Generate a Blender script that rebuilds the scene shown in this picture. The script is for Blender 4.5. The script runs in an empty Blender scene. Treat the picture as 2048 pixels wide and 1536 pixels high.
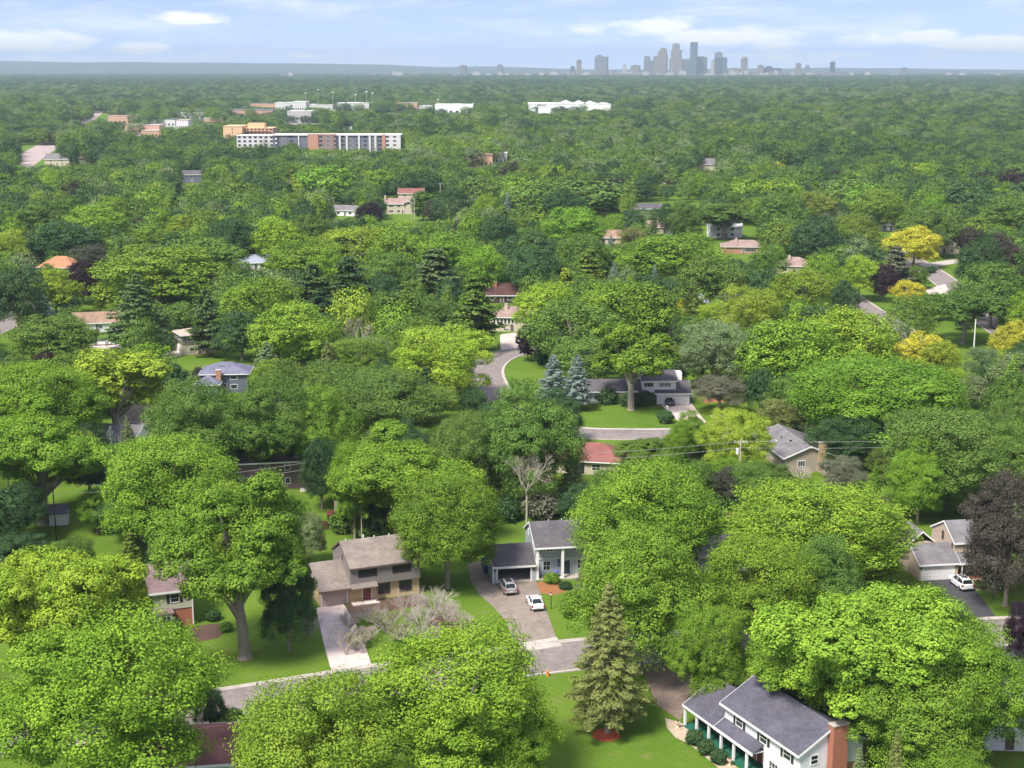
import bpy, math, random
import numpy as np
from mathutils import Vector

S = bpy.context.scene
C = S.collection
R = math.radians
PI = math.pi

# ------------------------------------------------------------------ camera
FPX, PW, PH = 2900.0, 2048.0, 1536.0          # focal length and frame of the photograph, in its pixels
CAMH = 73.0
PITCH = math.atan((768.0 - 135.0) / FPX)
cam_d = bpy.data.cameras.new("camera")
cam = bpy.data.objects.new("camera", cam_d)
C.objects.link(cam)
cam.location = (0, 0, CAMH)
cam.rotation_euler = (PI / 2 - PITCH, 0, 0)
cam_d.sensor_width = 36.0
cam_d.lens = 36.0 * FPX / PW
cam_d.clip_start = 1.0
cam_d.clip_end = 80000.0
S.camera = cam

# ------------------------------------------------------------------ light
SUN_EL, SUN_AZ = R(54), R(-142)               # azimuth from +Y, clockwise
sund = bpy.data.lights.new("sun", "SUN")
sund.energy = 3.2
sund.angle = R(15.0)
sund.color = (1.0, 0.955, 0.88)
sun = bpy.data.objects.new("sun", sund)
C.objects.link(sun)
sdir = Vector((math.sin(SUN_AZ) * math.cos(SUN_EL), math.cos(SUN_AZ) * math.cos(SUN_EL), math.sin(SUN_EL)))
sun.rotation_euler = sdir.to_track_quat('Z', 'Y').to_euler()
sun.location = (0, 0, 500)

S.view_settings.view_transform = 'Standard'
S.view_settings.look = 'None'
S.view_settings.gamma = 1.0
S.view_settings.exposure = 1.12
S.view_settings.use_curve_mapping = False
S.cycles.use_denoising = True
S.cycles.max_bounces = 5
S.cycles.diffuse_bounces = 3
S.cycles.glossy_bounces = 2
S.cycles.transmission_bounces = 3
S.cycles.transparent_max_bounces = 4
S.cycles.volume_bounces = 1
S.cycles.caustics_reflective = False
S.cycles.caustics_refractive = False

# ------------------------------------------------------------------ sky
W = bpy.data.worlds.new("World")
S.world = W
W.use_nodes = True
nt = W.node_tree
nt.nodes.clear()


class NT:
    """Small helper for wiring shader nodes."""
    def __init__(self, tree): self.t = tree
    def n(self, typ, **kw):
        nd = self.t.nodes.new(typ)
        for k, v in kw.items(): setattr(nd, k, v)
        return nd
    def l(self, a, b): self.t.links.new(a, b)
    def put(self, sock, v):
        if hasattr(v, 'links'): self.l(v, sock)
        else: sock.default_value = v
    def m(self, op, a, b=None, c=None, clamp=False):
        nd = self.n('ShaderNodeMath', operation=op, use_clamp=clamp)
        self.put(nd.inputs[0], a)
        if b is not None: self.put(nd.inputs[1], b)
        if c is not None: self.put(nd.inputs[2], c)
        return nd.outputs[0]
    def mix(self, f, a, b, blend='MIX'):
        nd = self.n('ShaderNodeMix', data_type='RGBA', blend_type=blend)
        self.put(nd.inputs[0], f)
        self.put(nd.inputs[6], a if hasattr(a, 'links') else (*a, 1))
        self.put(nd.inputs[7], b if hasattr(b, 'links') else (*b, 1))
        return nd.outputs[2]
    def smooth(self, v, a, b):
        nd = self.n('ShaderNodeMapRange', interpolation_type='SMOOTHSTEP')
        self.put(nd.inputs[0], v)
        nd.inputs[1].default_value = a
        nd.inputs[2].default_value = b
        return nd.outputs[0]
    def noise(self, vec, scale, detail=4, rough=0.55, dim='3D'):
        nd = self.n('ShaderNodeTexNoise', noise_dimensions=dim)
        if vec is not None: self.l(vec, nd.inputs['Vector'])
        nd.inputs['Scale'].default_value = scale
        nd.inputs['Detail'].default_value = detail
        nd.inputs['Roughness'].default_value = rough
        return nd.outputs['Fac']


w = NT(nt)
tc = w.n('ShaderNodeTexCoord')
sep = w.n('ShaderNodeSeparateXYZ')
w.l(tc.outputs['Generated'], sep.inputs[0])
X_, Y_, Z_ = sep.outputs
sky = w.n('ShaderNodeTexSky', sky_type='NISHITA')
sky.sun_disc = False
sky.sun_elevation = SUN_EL
sky.sun_rotation = SUN_AZ
sky.altitude = 300
sky.air_density = 1.0
sky.dust_density = 0.6
sky.ozone_density = 2.0
# the clear blue begins close above the horizon on this day
cmb = w.n('ShaderNodeCombineXYZ')
w.l(X_, cmb.inputs[0]); w.l(Y_, cmb.inputs[1])
w.l(w.m('ADD', w.m('MULTIPLY', w.m('MAXIMUM', Z_, 0.0), 3.4), 0.13), cmb.inputs[2])
w.l(cmb.outputs[0], sky.inputs['Vector'])
az = w.m('ARCTAN2', X_, Y_)
el = w.m('ARCSINE', Z_)
# clouds: (px, py, half width, half height, density) measured as angles
CLOUDS = [(60, 88, 150, 26, 1.0), (130, 96, 90, 18, .7), (295, 100, 70, 15, .95), (400, 44, 95, 19, .85), (618, 113, 55, 10, .7), (785, 121, 45, 8, .5),
          (1180, 62, 75, 20, .6), (1300, 58, 120, 26, .8), (1430, 78, 170, 24, .95), (1520, 92, 110, 22, .7), (1600, 118, 150, 16, .6),
          (1740, 84, 120, 18, .8), (1830, 78, 90, 17, .9), (1960, 92, 150, 20, .9), (2060, 98, 110, 22, .8), (990, 40, 130, 26, .3), (900, 2, 90, 10, .35), (-150, 80, 140, 26, .8),
          (2250, 80, 150, 25, .8), (1400, 30, 200, 12, .3), (240, 60, 220, 14, .25), (500, 112, 420, 15, .42), (1500, 112, 600, 17, .5), (1900, 112, 300, 14, .5), (700, 70, 160, 10, .3), (560, 20, 160, 10, .25), (1700, 30, 200, 10, .25), (60, 118, 300, 12, .5)]
vec = w.n('ShaderNodeCombineXYZ')
w.l(az, vec.inputs[0]); w.l(w.m('MULTIPLY', el, 3.2), vec.inputs[1])
nz = w.noise(vec.outputs[0], 30, 9, 0.6)
nz2 = w.noise(vec.outputs[0], 110, 5, 0.6)
tot = None
for (px, py, hw, hh, dn) in CLOUDS:
    dx = w.m('MULTIPLY', w.m('SUBTRACT', az, math.atan((px - 1024) / FPX)), FPX / hw)
    dy = w.m('MULTIPLY', w.m('SUBTRACT', el, (135 - py) / FPX), FPX / hh)
    g = w.m('MULTIPLY', w.m('EXPONENT', w.m('MULTIPLY', w.m('ADD', w.m('MULTIPLY', dx, dx), w.m('MULTIPLY', dy, dy)), -1.0)), dn)
    tot = g if tot is None else w.m('MAXIMUM', tot, g)
hi = w.m('MULTIPLY', w.smooth(el, 0.10, 0.35), 0.5)                # unseen cloud on the upper dome, its amount set for white ambient light
tot = w.m('MAXIMUM', tot, hi)
dens = w.m('ADD', w.m('MULTIPLY', tot, 0.95), w.m('MULTIPLY', w.m('SUBTRACT', nz, 0.5), 1.15))
dens = w.m('ADD', dens, w.m('MULTIPLY', w.m('SUBTRACT', nz2, 0.5), 0.35))
cl = w.m('MULTIPLY', w.smooth(dens, 0.30, 0.74), w.smooth(tot, 0.03, 0.3))
vv = w.n('ShaderNodeCombineXYZ'); w.l(az, vv.inputs[0]); w.l(w.m('MULTIPLY', el, 7.0), vv.inputs[1])
veil = w.m('MULTIPLY', w.smooth(w.noise(vv.outputs[0], 9, 8, 0.62), 0.44, 0.72), 0.5)          # thin high streaks
cl = w.m('MAXIMUM', cl, veil)
skyc = w.mix(1.0, sky.outputs[0], (1.13, 0.945, 1.06), 'MULTIPLY')
bg1 = w.n('ShaderNodeBackground'); w.l(skyc, bg1.inputs[0]); bg1.inputs[1].default_value = 0.128
bg2 = w.n('ShaderNodeBackground'); bg2.inputs[0].default_value = (1.0, 0.98, 0.965, 1); bg2.inputs[1].default_value = 0.70
mx = w.n('ShaderNodeMixShader'); w.l(w.m('MULTIPLY', cl, 0.9), mx.inputs[0]); w.l(bg1.outputs[0], mx.inputs[1]); w.l(bg2.outputs[0], mx.inputs[2])
wo = w.n('ShaderNodeOutputWorld'); w.l(mx.outputs[0], wo.inputs[0])


# ------------------------------------------------------------------ picture geometry
def ray(px, py):
    x, y, z = (px - PW / 2) / FPX, -(py - PH / 2) / FPX, -1.0
    c, s = math.cos(PITCH), math.sin(PITCH)
    return Vector((x, c + y * s, -s + y * c))          # camera axes to world


def at(px, py, z=0.0):
    """The point at height z seen at a pixel of the photograph."""
    d = ray(px, py)
    t = (z - CAMH) / d.z
    return Vector((d.x * t, d.y * t, z))


def on_plane(px, py, y):
    d = ray(px, py)
    t = y / d.y
    return Vector((d.x * t, y, CAMH + d.z * t))


def pix(p):
    """World point to photograph pixel and depth."""
    dx, dy, dz = p[0], p[1], p[2] - CAMH
    c, s = math.cos(PITCH), math.sin(PITCH)
    dep = dy * c - dz * s
    up = dy * s + dz * c
    return PW / 2 + FPX * dx / dep, PH / 2 - FPX * up / dep, dep


# ------------------------------------------------------------------ materials
MATS = {}


def new_mat(name):
    m = bpy.data.materials.new(name)
    m.use_nodes = True
    t = m.node_tree
    t.nodes.clear()
    k = NT(t)
    out = k.n('ShaderNodeOutputMaterial')
    b = k.n('ShaderNodeBsdfPrincipled')
    k.l(b.outputs[0], out.inputs[0])
    MATS[name] = m
    return m, k, b, out


def plain(name, col, rough=0.7, var=0.12, scale=1.5, metal=0.0, spec=0.3):
    """A surface of one colour with slight mottling."""
    if name in MATS: return MATS[name]
    m, k, b, o = new_mat(name)
    tcn = k.n('ShaderNodeTexCoord')
    f = k.noise(tcn.outputs['Object'], scale, 5, 0.6)
    c = k.mix(f, tuple(x * (1 - var) for x in col), tuple(min(1, x * (1 + var)) for x in col))
    k.l(c, b.inputs['Base Color'])
    b.inputs['Roughness'].default_value = rough
    b.inputs['Metallic'].default_value = metal
    b.inputs['Specular IOR Level'].default_value = spec
    return m


def siding(name, col, pitch=0.2, vertical=False):
    """Lap siding: dark shadow line under each board."""
    if name in MATS: return MATS[name]
    m, k, b, o = new_mat(name)
    tcn = k.n('ShaderNodeTexCoord')
    s = k.n('ShaderNodeSeparateXYZ'); k.l(tcn.outputs['Object'], s.inputs[0])
    v = k.m('FRACT', k.m('DIVIDE', s.outputs[0] if vertical else s.outputs[2], pitch))
    line = k.smooth(v, 0.0, 0.16)
    f = k.noise(tcn.outputs['Object'], 0.8, 5, 0.6)
    c = k.mix(f, tuple(x * .9 for x in col), tuple(min(1, x * 1.06) for x in col))
    k.l(k.mix(line, tuple(x * .62 for x in col), c), b.inputs['Base Color'])
    bp = k.n('ShaderNodeBump'); bp.inputs['Strength'].default_value = 0.5; bp.inputs['Distance'].default_value = 0.02
    k.l(v, bp.inputs['Height']); k.l(bp.outputs[0], b.inputs['Normal'])
    b.inputs['Roughness'].default_value = 0.65
    return m


def shingle(name, col, var=0.3):
    """Asphalt shingles: courses, single tabs of slightly different tone, streaks of wear."""
    if name in MATS: return MATS[name]
    m, k, b, o = new_mat(name)
    tcn = k.n('ShaderNodeTexCoord')
    s = k.n('ShaderNodeSeparateXYZ'); k.l(tcn.outputs['Object'], s.inputs[0])
    cb = k.n('ShaderNodeCombineXYZ')
    k.l(s.outputs[0], cb.inputs[0]); k.l(k.m('MULTIPLY', s.outputs[2], 2.2), cb.inputs[1])
    br = k.n('ShaderNodeTexBrick')
    k.l(cb.outputs[0], br.inputs['Vector'])
    br.inputs['Scale'].default_value = 1.0
    br.inputs['Brick Width'].default_value = 0.55
    br.inputs['Row Height'].default_value = 0.24
    br.inputs['Mortar Size'].default_value = 0.02
    br.inputs['Color1'].default_value = (*[x * (1 - var) for x in col], 1)
    br.inputs['Color2'].default_value = (*[min(1, x * (1 + var)) for x in col], 1)
    br.inputs['Mortar'].default_value = (*[x * .5 for x in col], 1)
    f = k.noise(tcn.outputs['Object'], 0.45, 6, 0.65)
    c = k.mix(k.smooth(f, 0.3, 0.75), tuple(x * .72 for x in col), tuple(min(1, x * 1.35) for x in col))
    k.l(k.mix(0.6, br.outputs['Color'], c), b.inputs['Base Color'])
    b.inputs['Roughness'].default_value = 0.9
    b.inputs['Specular IOR Level'].default_value = 0.2
    return m


def brick(name, c1, c2, mortar=(0.42, 0.38, 0.33), w_=0.3, h_=0.1):
    if name in MATS: return MATS[name]
    m, k, b, o = new_mat(name)
    tcn = k.n('ShaderNodeTexCoord')
    s = k.n('ShaderNodeSeparateXYZ'); k.l(tcn.outputs['Object'], s.inputs[0])
    cb = k.n('ShaderNodeCombineXYZ')
    k.l(k.m('ADD', s.outputs[0], s.outputs[1]), cb.inputs[0]); k.l(s.outputs[2], cb.inputs[1])
    br = k.n('ShaderNodeTexBrick')
    k.l(cb.outputs[0], br.inputs['Vector'])
    br.inputs['Scale'].default_value = 1.0
    br.inputs['Brick Width'].default_value = w_
    br.inputs['Row Height'].default_value = h_
    br.inputs['Mortar Size'].default_value = 0.012
    br.inputs['Color1'].default_value = (*c1, 1)
    br.inputs['Color2'].default_value = (*c2, 1)
    br.inputs['Mortar'].default_value = (*mortar, 1)
    k.l(br.outputs['Color'], b.inputs['Base Color'])
    b.inputs['Roughness'].default_value = 0.85
    return m


def paving(name, c1, c2, scale=0.6, rough=0.9, cracks=0.0, joints=0.0):
    """Asphalt or concrete laid on the ground: stains, wear, cracks or joints."""
    if name in MATS: return MATS[name]
    m, k, b, o = new_mat(name)
    g = k.n('ShaderNodeNewGeometry')
    P = g.outputs['Position']
    f = k.noise(P, scale, 7, 0.65)
    f2 = k.noise(P, 0.11, 4, 0.6)
    c = k.mix(k.smooth(f, 0.3, 0.72), c1, c2)
    c = k.mix(k.m('MULTIPLY', k.smooth(f2, 0.5, 0.75), 0.45), c, tuple(x * .62 for x in c1))
    if cracks:
        v = k.n('ShaderNodeTexVoronoi', feature='DISTANCE_TO_EDGE')
        k.l(P, v.inputs['Vector']); v.inputs['Scale'].default_value = 0.28
        cr = k.m('SUBTRACT', 1.0, k.smooth(k.m('ADD', v.outputs['Distance'], k.m('MULTIPLY', f, 0.03)), 0.012, 0.035))
        c = k.mix(k.m('MULTIPLY', cr, cracks), c, tuple(x * .4 for x in c1))
    if joints:
        s = k.n('ShaderNodeSeparateXYZ'); k.l(P, s.inputs[0])
        for ax in (0, 1):
            fr = k.m('FRACT', k.m('DIVIDE', s.outputs[ax], 3.0))
            c = k.mix(k.m('MULTIPLY', k.m('LESS_THAN', fr, 0.03), joints), c, tuple(x * .5 for x in c1))
    k.l(c, b.inputs['Base Color'])
    b.inputs['Roughness'].default_value = rough
    b.inputs['Specular IOR Level'].default_value = 0.2
    return m


def glass(name='window_glass', col=(0.03, 0.035, 0.04)):
    if name in MATS: return MATS[name]
    m, k, b, o = new_mat(name)
    b.inputs['Base Color'].default_value = (*col, 1)
    b.inputs['Roughness'].default_value = 0.08
    b.inputs['Specular IOR Level'].default_value = 0.6
    return m


def leaf_mat():
    """Leaves: the tree's own tint, varied from spray to spray, with light coming through."""
    m, k, b, o = new_mat('leaf')
    a = k.n('ShaderNodeAttribute', attribute_type='INSTANCER', attribute_name='tint')
    v = k.n('ShaderNodeAttribute', attribute_type='GEOMETRY', attribute_name='var')
    hs = k.n('ShaderNodeHueSaturation')
    k.l(k.m('ADD', 0.515, k.m('MULTIPLY', v.outputs['Fac'], -0.03)), hs.inputs['Hue'])
    hs.inputs['Saturation'].default_value = 1.0
    k.l(k.m('ADD', 0.66, k.m('MULTIPLY', v.outputs['Fac'], .68)), hs.inputs['Value'])
    k.l(a.outputs['Color'], hs.inputs['Color'])
    k.l(hs.outputs[0], b.inputs['Base Color'])
    b.inputs['Roughness'].default_value = 0.6
    b.inputs['Specular IOR Level'].default_value = 0.08
    tr = k.n('ShaderNodeBsdfTranslucent')
    k.l(k.mix(1.0, hs.outputs[0], (1.0, 1.0, 0.55), 'MULTIPLY'), tr.inputs['Color'])
    ms = k.n('ShaderNodeMixShader'); ms.inputs[0].default_value = 0.2
    k.l(b.outputs[0], ms.inputs[1]); k.l(tr.outputs[0], ms.inputs[2]); k.l(ms.outputs[0], o.inputs[0])
    return m


LEAF = leaf_mat()
BARK = plain('bark', (0.27, 0.23, 0.19), 0.95, 0.35, 3.0)
BARKD = plain('dark_bark', (0.07, 0.055, 0.05), 0.95, 0.3, 3.0)
BARKW = plain('pale_bark', (0.46, 0.42, 0.36), 0.9, 0.25, 3.0)
WHITE = plain('white_paint', (0.80, 0.79, 0.77), 0.5, 0.05, 1.0)
GLASS = glass()
BLACK = plain('black_metal', (0.02, 0.02, 0.02), 0.5, 0.1)
CONC = paving('concrete', (0.40, 0.35, 0.305), (0.50, 0.45, 0.40), 0.8, 0.9, 0, 0.35)


# ------------------------------------------------------------------ mesh building
class MB:
    """Collects boxes, quads and tubes and links them as ONE mesh object."""
    def __init__(s): s.v, s.f = [], []
    def poly(s, pts):
        i = len(s.v); s.v += [tuple(p) for p in pts]; s.f.append(tuple(range(i, i + len(pts)))); return s
    def solid(s, ring_a, ring_b):
        """A closed prism between two rings of equal length."""
        n = len(ring_a); i = len(s.v)
        s.v += [tuple(p) for p in ring_a] + [tuple(p) for p in ring_b]
        s.f.append(tuple(range(i + n - 1, i - 1, -1))); s.f.append(tuple(range(i + n, i + 2 * n)))
        for a in range(n):
            b = (a + 1) % n
            s.f.append((i + a, i + b, i + n + b, i + n + a))
        return s
    def box(s, x0, x1, y0, y1, z0, z1):
        return s.solid([(x0, y0, z0), (x1, y0, z0), (x1, y1, z0), (x0, y1, z0)], [(x0, y0, z1), (x1, y0, z1), (x1, y1, z1), (x0, y1, z1)])
    def tube(s, pts, rad, n=6, cap=True):
        pts = [Vector(p) for p in pts]; rings = []
        for j, p in enumerate(pts):
            d = (pts[min(j + 1, len(pts) - 1)] - pts[max(j - 1, 0)]).normalized()
            a = d.cross(Vector((0.3, 0.9, 0.1)) if abs(d.y) < .9 else Vector((1, 0, 0))).normalized(); b = d.cross(a)
            i = len(s.v); rings.append(i)
            r = rad[j] if isinstance(rad, (list, tuple)) else rad
            s.v += [tuple(p + (a * math.cos(2 * PI * q / n) + b * math.sin(2 * PI * q / n)) * r) for q in range(n)]
        for i, k in zip(rings, rings[1:]):
            for q in range(n):
                q2 = (q + 1) % n; s.f.append((i + q, i + q2, k + q2, k + q))
        if cap: s.f.append(tuple(rings[0] + q for q in range(n - 1, -1, -1))); s.f.append(tuple(rings[-1] + q for q in range(n)))
        return s
    def lathe(s, prof, n=14, c=(0, 0, 0)):
        rings = []
        for r, z in prof:
            i = len(s.v); rings.append(i)
            s.v += [(c[0] + r * math.cos(2 * PI * q / n), c[1] + r * math.sin(2 * PI * q / n), c[2] + z) for q in range(n)]
        for i, k in zip(rings, rings[1:]):
            for q in range(n):
                q2 = (q + 1) % n; s.f.append((i + q, i + q2, k + q2, k + q))
        s.f.append(tuple(rings[0] + q for q in range(n - 1, -1, -1))); s.f.append(tuple(rings[-1] + q for q in range(n)))
        return s
    def build(s, name, mat, parent=None, smooth=False):
        me = bpy.data.meshes.new(name); me.from_pydata(s.v, [], s.f); me.update()
        if smooth: me.polygons.foreach_set('use_smooth', [True] * len(me.polygons))
        o = bpy.data.objects.new(name, me); C.objects.link(o); me.materials.append(mat)
        if parent is not None: o.parent = parent
        return o


def tag(o, label=None, cat=None, group=None, kind=None):
    if label: o['label'] = label
    if cat: o['category'] = cat
    if group: o['group'] = group
    if kind: o['kind'] = kind
    return o


def thing(name, label, cat, loc, yaw=0.0, group=None):
    o = bpy.data.objects.new(name, None); C.objects.link(o)
    o.location = loc; o.rotation_euler = (0, 0, R(yaw)); o.empty_display_size = 0.5
    return tag(o, label, cat, group)


def np_mesh(name, verts, nper, mats, var=None, smooth=False):
    """Mesh from an (n*nper,3) array whose faces are runs of nper vertices."""
    verts = np.asarray(verts, dtype=np.float32)
    n = len(verts); nf = n // nper
    me = bpy.data.meshes.new(name)
    me.vertices.add(n); me.vertices.foreach_set('co', verts.ravel())
    me.loops.add(n); me.loops.foreach_set('vertex_index', np.arange(n, dtype=np.int32))
    me.polygons.add(nf)
    me.polygons.foreach_set('loop_start', np.arange(0, n, nper, dtype=np.int32))
    me.polygons.foreach_set('loop_total', np.full(nf, nper, dtype=np.int32))
    for m in mats: me.materials.append(m)
    if var is not None:
        at_ = me.attributes.new('var', 'FLOAT', 'FACE'); at_.data.foreach_set('value', np.asarray(var, dtype=np.float32))
    me.update(); me.validate()
    return me
# ------------------------------------------------------------------ foliage meshes
def fib(n, rng, jit=0.25):
    i = np.arange(n) + 0.5
    ph = np.arccos(1 - 2 * i / n); th = PI * (1 + 5 ** 0.5) * i + rng.uniform(0, 6.28)
    d = np.stack([np.cos(th) * np.sin(ph), np.sin(th) * np.sin(ph), np.cos(ph)], 1)
    d += rng.normal(0, jit, d.shape) * (2.0 / math.sqrt(n))
    return d / np.linalg.norm(d, axis=1, keepdims=True)


def unit(a): return a / np.maximum(np.linalg.norm(a, axis=1, keepdims=True), 1e-6)


def leaves(c, nrm, size, rng, wide=0.62, jit=0.5):
    """One kite-shaped leaf spray per centre, facing its normal, tip a little lower."""
    n = len(c)
    nn = unit(nrm + rng.normal(0, jit, (n, 3)))
    t = unit(np.cross(nn, rng.normal(0, 1, (n, 3))))
    b = np.cross(nn, t)
    s = (size * rng.uniform(0.5, 1.5, n))[:, None]
    p0 = c - t * s * .5; p2 = c + t * s * .5 - nn * s * .16
    q = c + t * s * .08 + nn * s * .10
    p1 = q + b * s * wide * .5; p3 = q - b * s * wide * .5
    return np.stack([p0, p1, p2, p3], 1).reshape(-1, 3)


def crown(seed, R_=9.0, zc=10.7, hz=9.2, nl=24, ns=30, nleaf=20, size=0.6, lobe=0.36, shape='round', feather=False, low=-0.82, jit=0.5, tuft=0.0):
    """Broad-leaved crown: limbs end in lobes, lobes carry clumps, clumps carry leaf sprays. Returns verts, var and the lobe centres."""
    rng = np.random.default_rng(seed)
    d = fib(nl, rng, 0.5); d = d[d[:, 2] > low]
    rad = R_ * lobe * rng.uniform(0.72, 1.3, len(d))
    k = rng.uniform(0.66, 1.12, len(d)) if size < .4 else rng.uniform(.78, 1.08, len(d))
    cen = d * np.stack([R_ - rad, R_ - rad, hz - rad * .8], 1) * k[:, None]
    if shape == 'flat':
        cen[:, 2] = cen[:, 2] * .8 + hz * .12
    if shape == 'oval':
        cen[:, :2] *= (1.0 - 0.28 * np.clip(cen[:, 2:3] / hz, -1, 1))
    if shape == 'open':
        cen[:, 2] += rng.uniform(-.12, .12, len(cen)) * hz; rad *= .82
    inner = unit(rng.normal(0, 1, (9 if nleaf > 100 else 5, 3))) * R_ * .38
    cen = np.concatenate([cen, inner * [1, 1, hz / R_]]); rad = np.concatenate([rad, np.full(len(inner), R_ * lobe * .95)])
    cs, ds, rs = [], [], []
    for i in range(len(cen)):
        dd = fib(ns, rng, 0.6)
        p = cen[i] + dd * rad[i] * rng.uniform(0.72, 1.1, (ns, 1)) * [1, 1, .84]
        keep = dd[:, 2] > -0.6
        for j in range(len(cen)):
            if j != i: keep &= np.linalg.norm((p - cen[j]) / [1, 1, .84], axis=1) > rad[j] * .72
        cs.append(p[keep]); ds.append(dd[keep]); rs.append(rad[i] * .30 * rng.uniform(.7, 1.3, keep.sum()))
    cs, ds, rs = np.concatenate(cs), np.concatenate(ds), np.concatenate(rs)
    m = len(cs)
    cv = rng.uniform(0, 1, m)
    idx = np.repeat(np.arange(m), nleaf)
    off = rng.normal(0, 1, (len(idx), 3))
    flat = np.array([.85, .85, .6]) if not feather else np.array([.9, .9, .75])
    if tuft:                                            # puffs of shoots with shade under each
        od = unit(off); rr_ = rng.uniform(.25, 1.12, len(idx)) ** .5
        up = np.clip(od[:, 2:3], -1, 1)
        p = cs[idx] + od * (rs[idx] * 1.25 * rr_)[:, None] * [1, 1, .72]
        spike = rng.random(len(idx)) < .16
        p += (od * .4 + [0, 0, .6]) * (tuft * rng.uniform(.3, 1.3, len(idx)) * spike * (od[:, 2] > -.1))[:, None]
        nr = od * .75 + ds[idx] * .35 + [0, 0, .4]
    else:
        p = cs[idx] + off * rs[idx][:, None] * flat
        nr = ds[idx] * .75 + [0, 0, .55] + off * .22
    v = leaves(p, nr, size, rng, .38 if feather else .62, jit)
    var = np.clip(cv[idx] * .6 + rng.uniform(0, 1, len(idx)) * .4, 0, 1)
    v[:, 2] += zc
    cen = cen + [0, 0, zc]
    return v, var, cen


def trunk_mesh(name, cen, mat, r0=0.42, split=0.34, H=20.0, n=6, seed=0, forks=7):
    rng = random.Random(seed)
    b = MB()
    zs = H * split
    lean = (rng.uniform(-.4, .4), rng.uniform(-.4, .4))
    b.tube([(0, 0, -0.3), (0, 0, .35), (lean[0] * .3, lean[1] * .3, zs * .5), (lean[0], lean[1], zs), (lean[0] * 1.5, lean[1] * 1.5, H * .62)], [r0 * 1.55, r0 * 1.05, r0 * .9, r0 * .78, r0 * .3], n + 2)
    order = sorted(range(len(cen)), key=lambda i: rng.random())[:forks]
    for i in order:
        e = Vector(cen[i]); s0 = Vector((lean[0], lean[1], zs * rng.uniform(.72, 1.15)))
        mid = s0.lerp(e, .5) + Vector((0, 0, rng.uniform(-.2, 1.0)))
        b.tube([s0, mid, s0.lerp(e, 1.1)], [r0 * .5, r0 * .3, r0 * .08], n - 1)
    me_o = b.build(name, mat); me = me_o.data
    bpy.data.objects.remove(me_o)
    return me


def spruce_mesh(seed, H=16.0, R_=3.6, z0=3.0, dens=1.0, size=0.42, droop=0.55, taper=.92, irregular=0.2):
    """Conifer: whorls of drooping branches, each lined with needle sprays hanging either side."""
    rng = np.random.default_rng(seed)
    P, N, var = [], [], []
    z = z0
    while z < H - .25:
        f = (z - z0) / (H - z0)
        L = R_ * ((1 - f) ** taper) * (0.35 + 0.65 * min(1, f * 7 + .55)) + .18
        nb = max(5, int(dens * (6 + 9 * (1 - f))))
        a0 = rng.uniform(0, 6.28)
        for a in range(nb):
            an = a0 + 6.283 * a / nb + rng.normal(0, .16)
            l = L * rng.uniform(1 - irregular * 2, 1 + irregular)
            n = max(3, int(dens * l / (size * .32)))
            u = np.sqrt(np.linspace(.10, 1, n))
            dirv = np.array([math.cos(an), math.sin(an), 0]); sd = np.array([-dirv[1], dirv[0], 0])
            sag = -droop * l * (u ** 1.4) * (1 - .35 * f) + l * .18 * (u ** 4) + l * .22 * f * u
            bv = rng.uniform(0, 1)
            for side in (-1, 0, 1):
                c = dirv * (u * l)[:, None] + sd * (side * (.12 + .30 * (1 - u)) * l * .55)[:, None]
                c[:, 2] += z + sag - abs(side) * .1 * l * .4 + rng.normal(0, .05, n)
                c += rng.normal(0, .07, c.shape)
                nr = np.tile(np.array([dirv[0] * .55 + sd[0] * side * .4, dirv[1] * .55 + sd[1] * side * .4, .75]), (n, 1))
                P.append(c); N.append(nr); var.append(np.clip(bv * .5 + rng.uniform(0, .5, n) * (.5 + .5 * u), 0, 1))
        z += max(size * 1.2, .52) * (1.05 + .35 * (1 - f)) / max(dens, .5) ** .5
    P, N, var = np.concatenate(P), np.concatenate(N), np.concatenate(var)
    v = leaves(P, N, size * 1.3, rng, .36, .35)
    return v, var


def pine_mesh(seed, H=18.0, R_=5.0, z0=2.5, dens=1.0, size=0.55):
    """White pine: separate level plates of long-needled tufts with gaps between."""
    rng = np.random.default_rng(seed)
    P, N, var = [], [], []
    z = z0
    while z < H:
        f = (z - z0) / (H - z0)
        L = R_ * (1 - f ** 1.6) * rng.uniform(.75, 1.1) + .5
        nb = rng.integers(4, 7)
        for a in range(nb):
            an = rng.uniform(0, 6.28); l = L * rng.uniform(.6, 1.1)
            d = np.array([math.cos(an), math.sin(an), .12 + .25 * f]); sd = np.array([-d[1], d[0], 0])
            nt_ = max(3, int(l / .55 * dens)); bv = rng.uniform(0, 1)
            for q in range(nt_):
                u = .3 + .7 * (q + rng.random()) / nt_
                for r_ in range(3):
                    c0 = d * l * u + sd * rng.normal(0, .2) * l * (1.15 - u * .5) + [0, 0, z + rng.normal(0, .12) - .08 * l * u * (1 - f)]
                    m = max(5, int(9 * dens))
                    off = rng.normal(0, .32, (m, 3)) * [1, 1, .45]
                    P.append(c0 + off); N.append(off * .8 + [d[0] * .3, d[1] * .3, .9]); var.append(np.clip(bv * .5 + rng.uniform(0, .5, m), 0, 1))
        z += rng.uniform(.75, 1.25)
    P, N, var = np.concatenate(P), np.concatenate(N), np.concatenate(var)
    return leaves(P, N, size, rng, .42, .35), var


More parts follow.
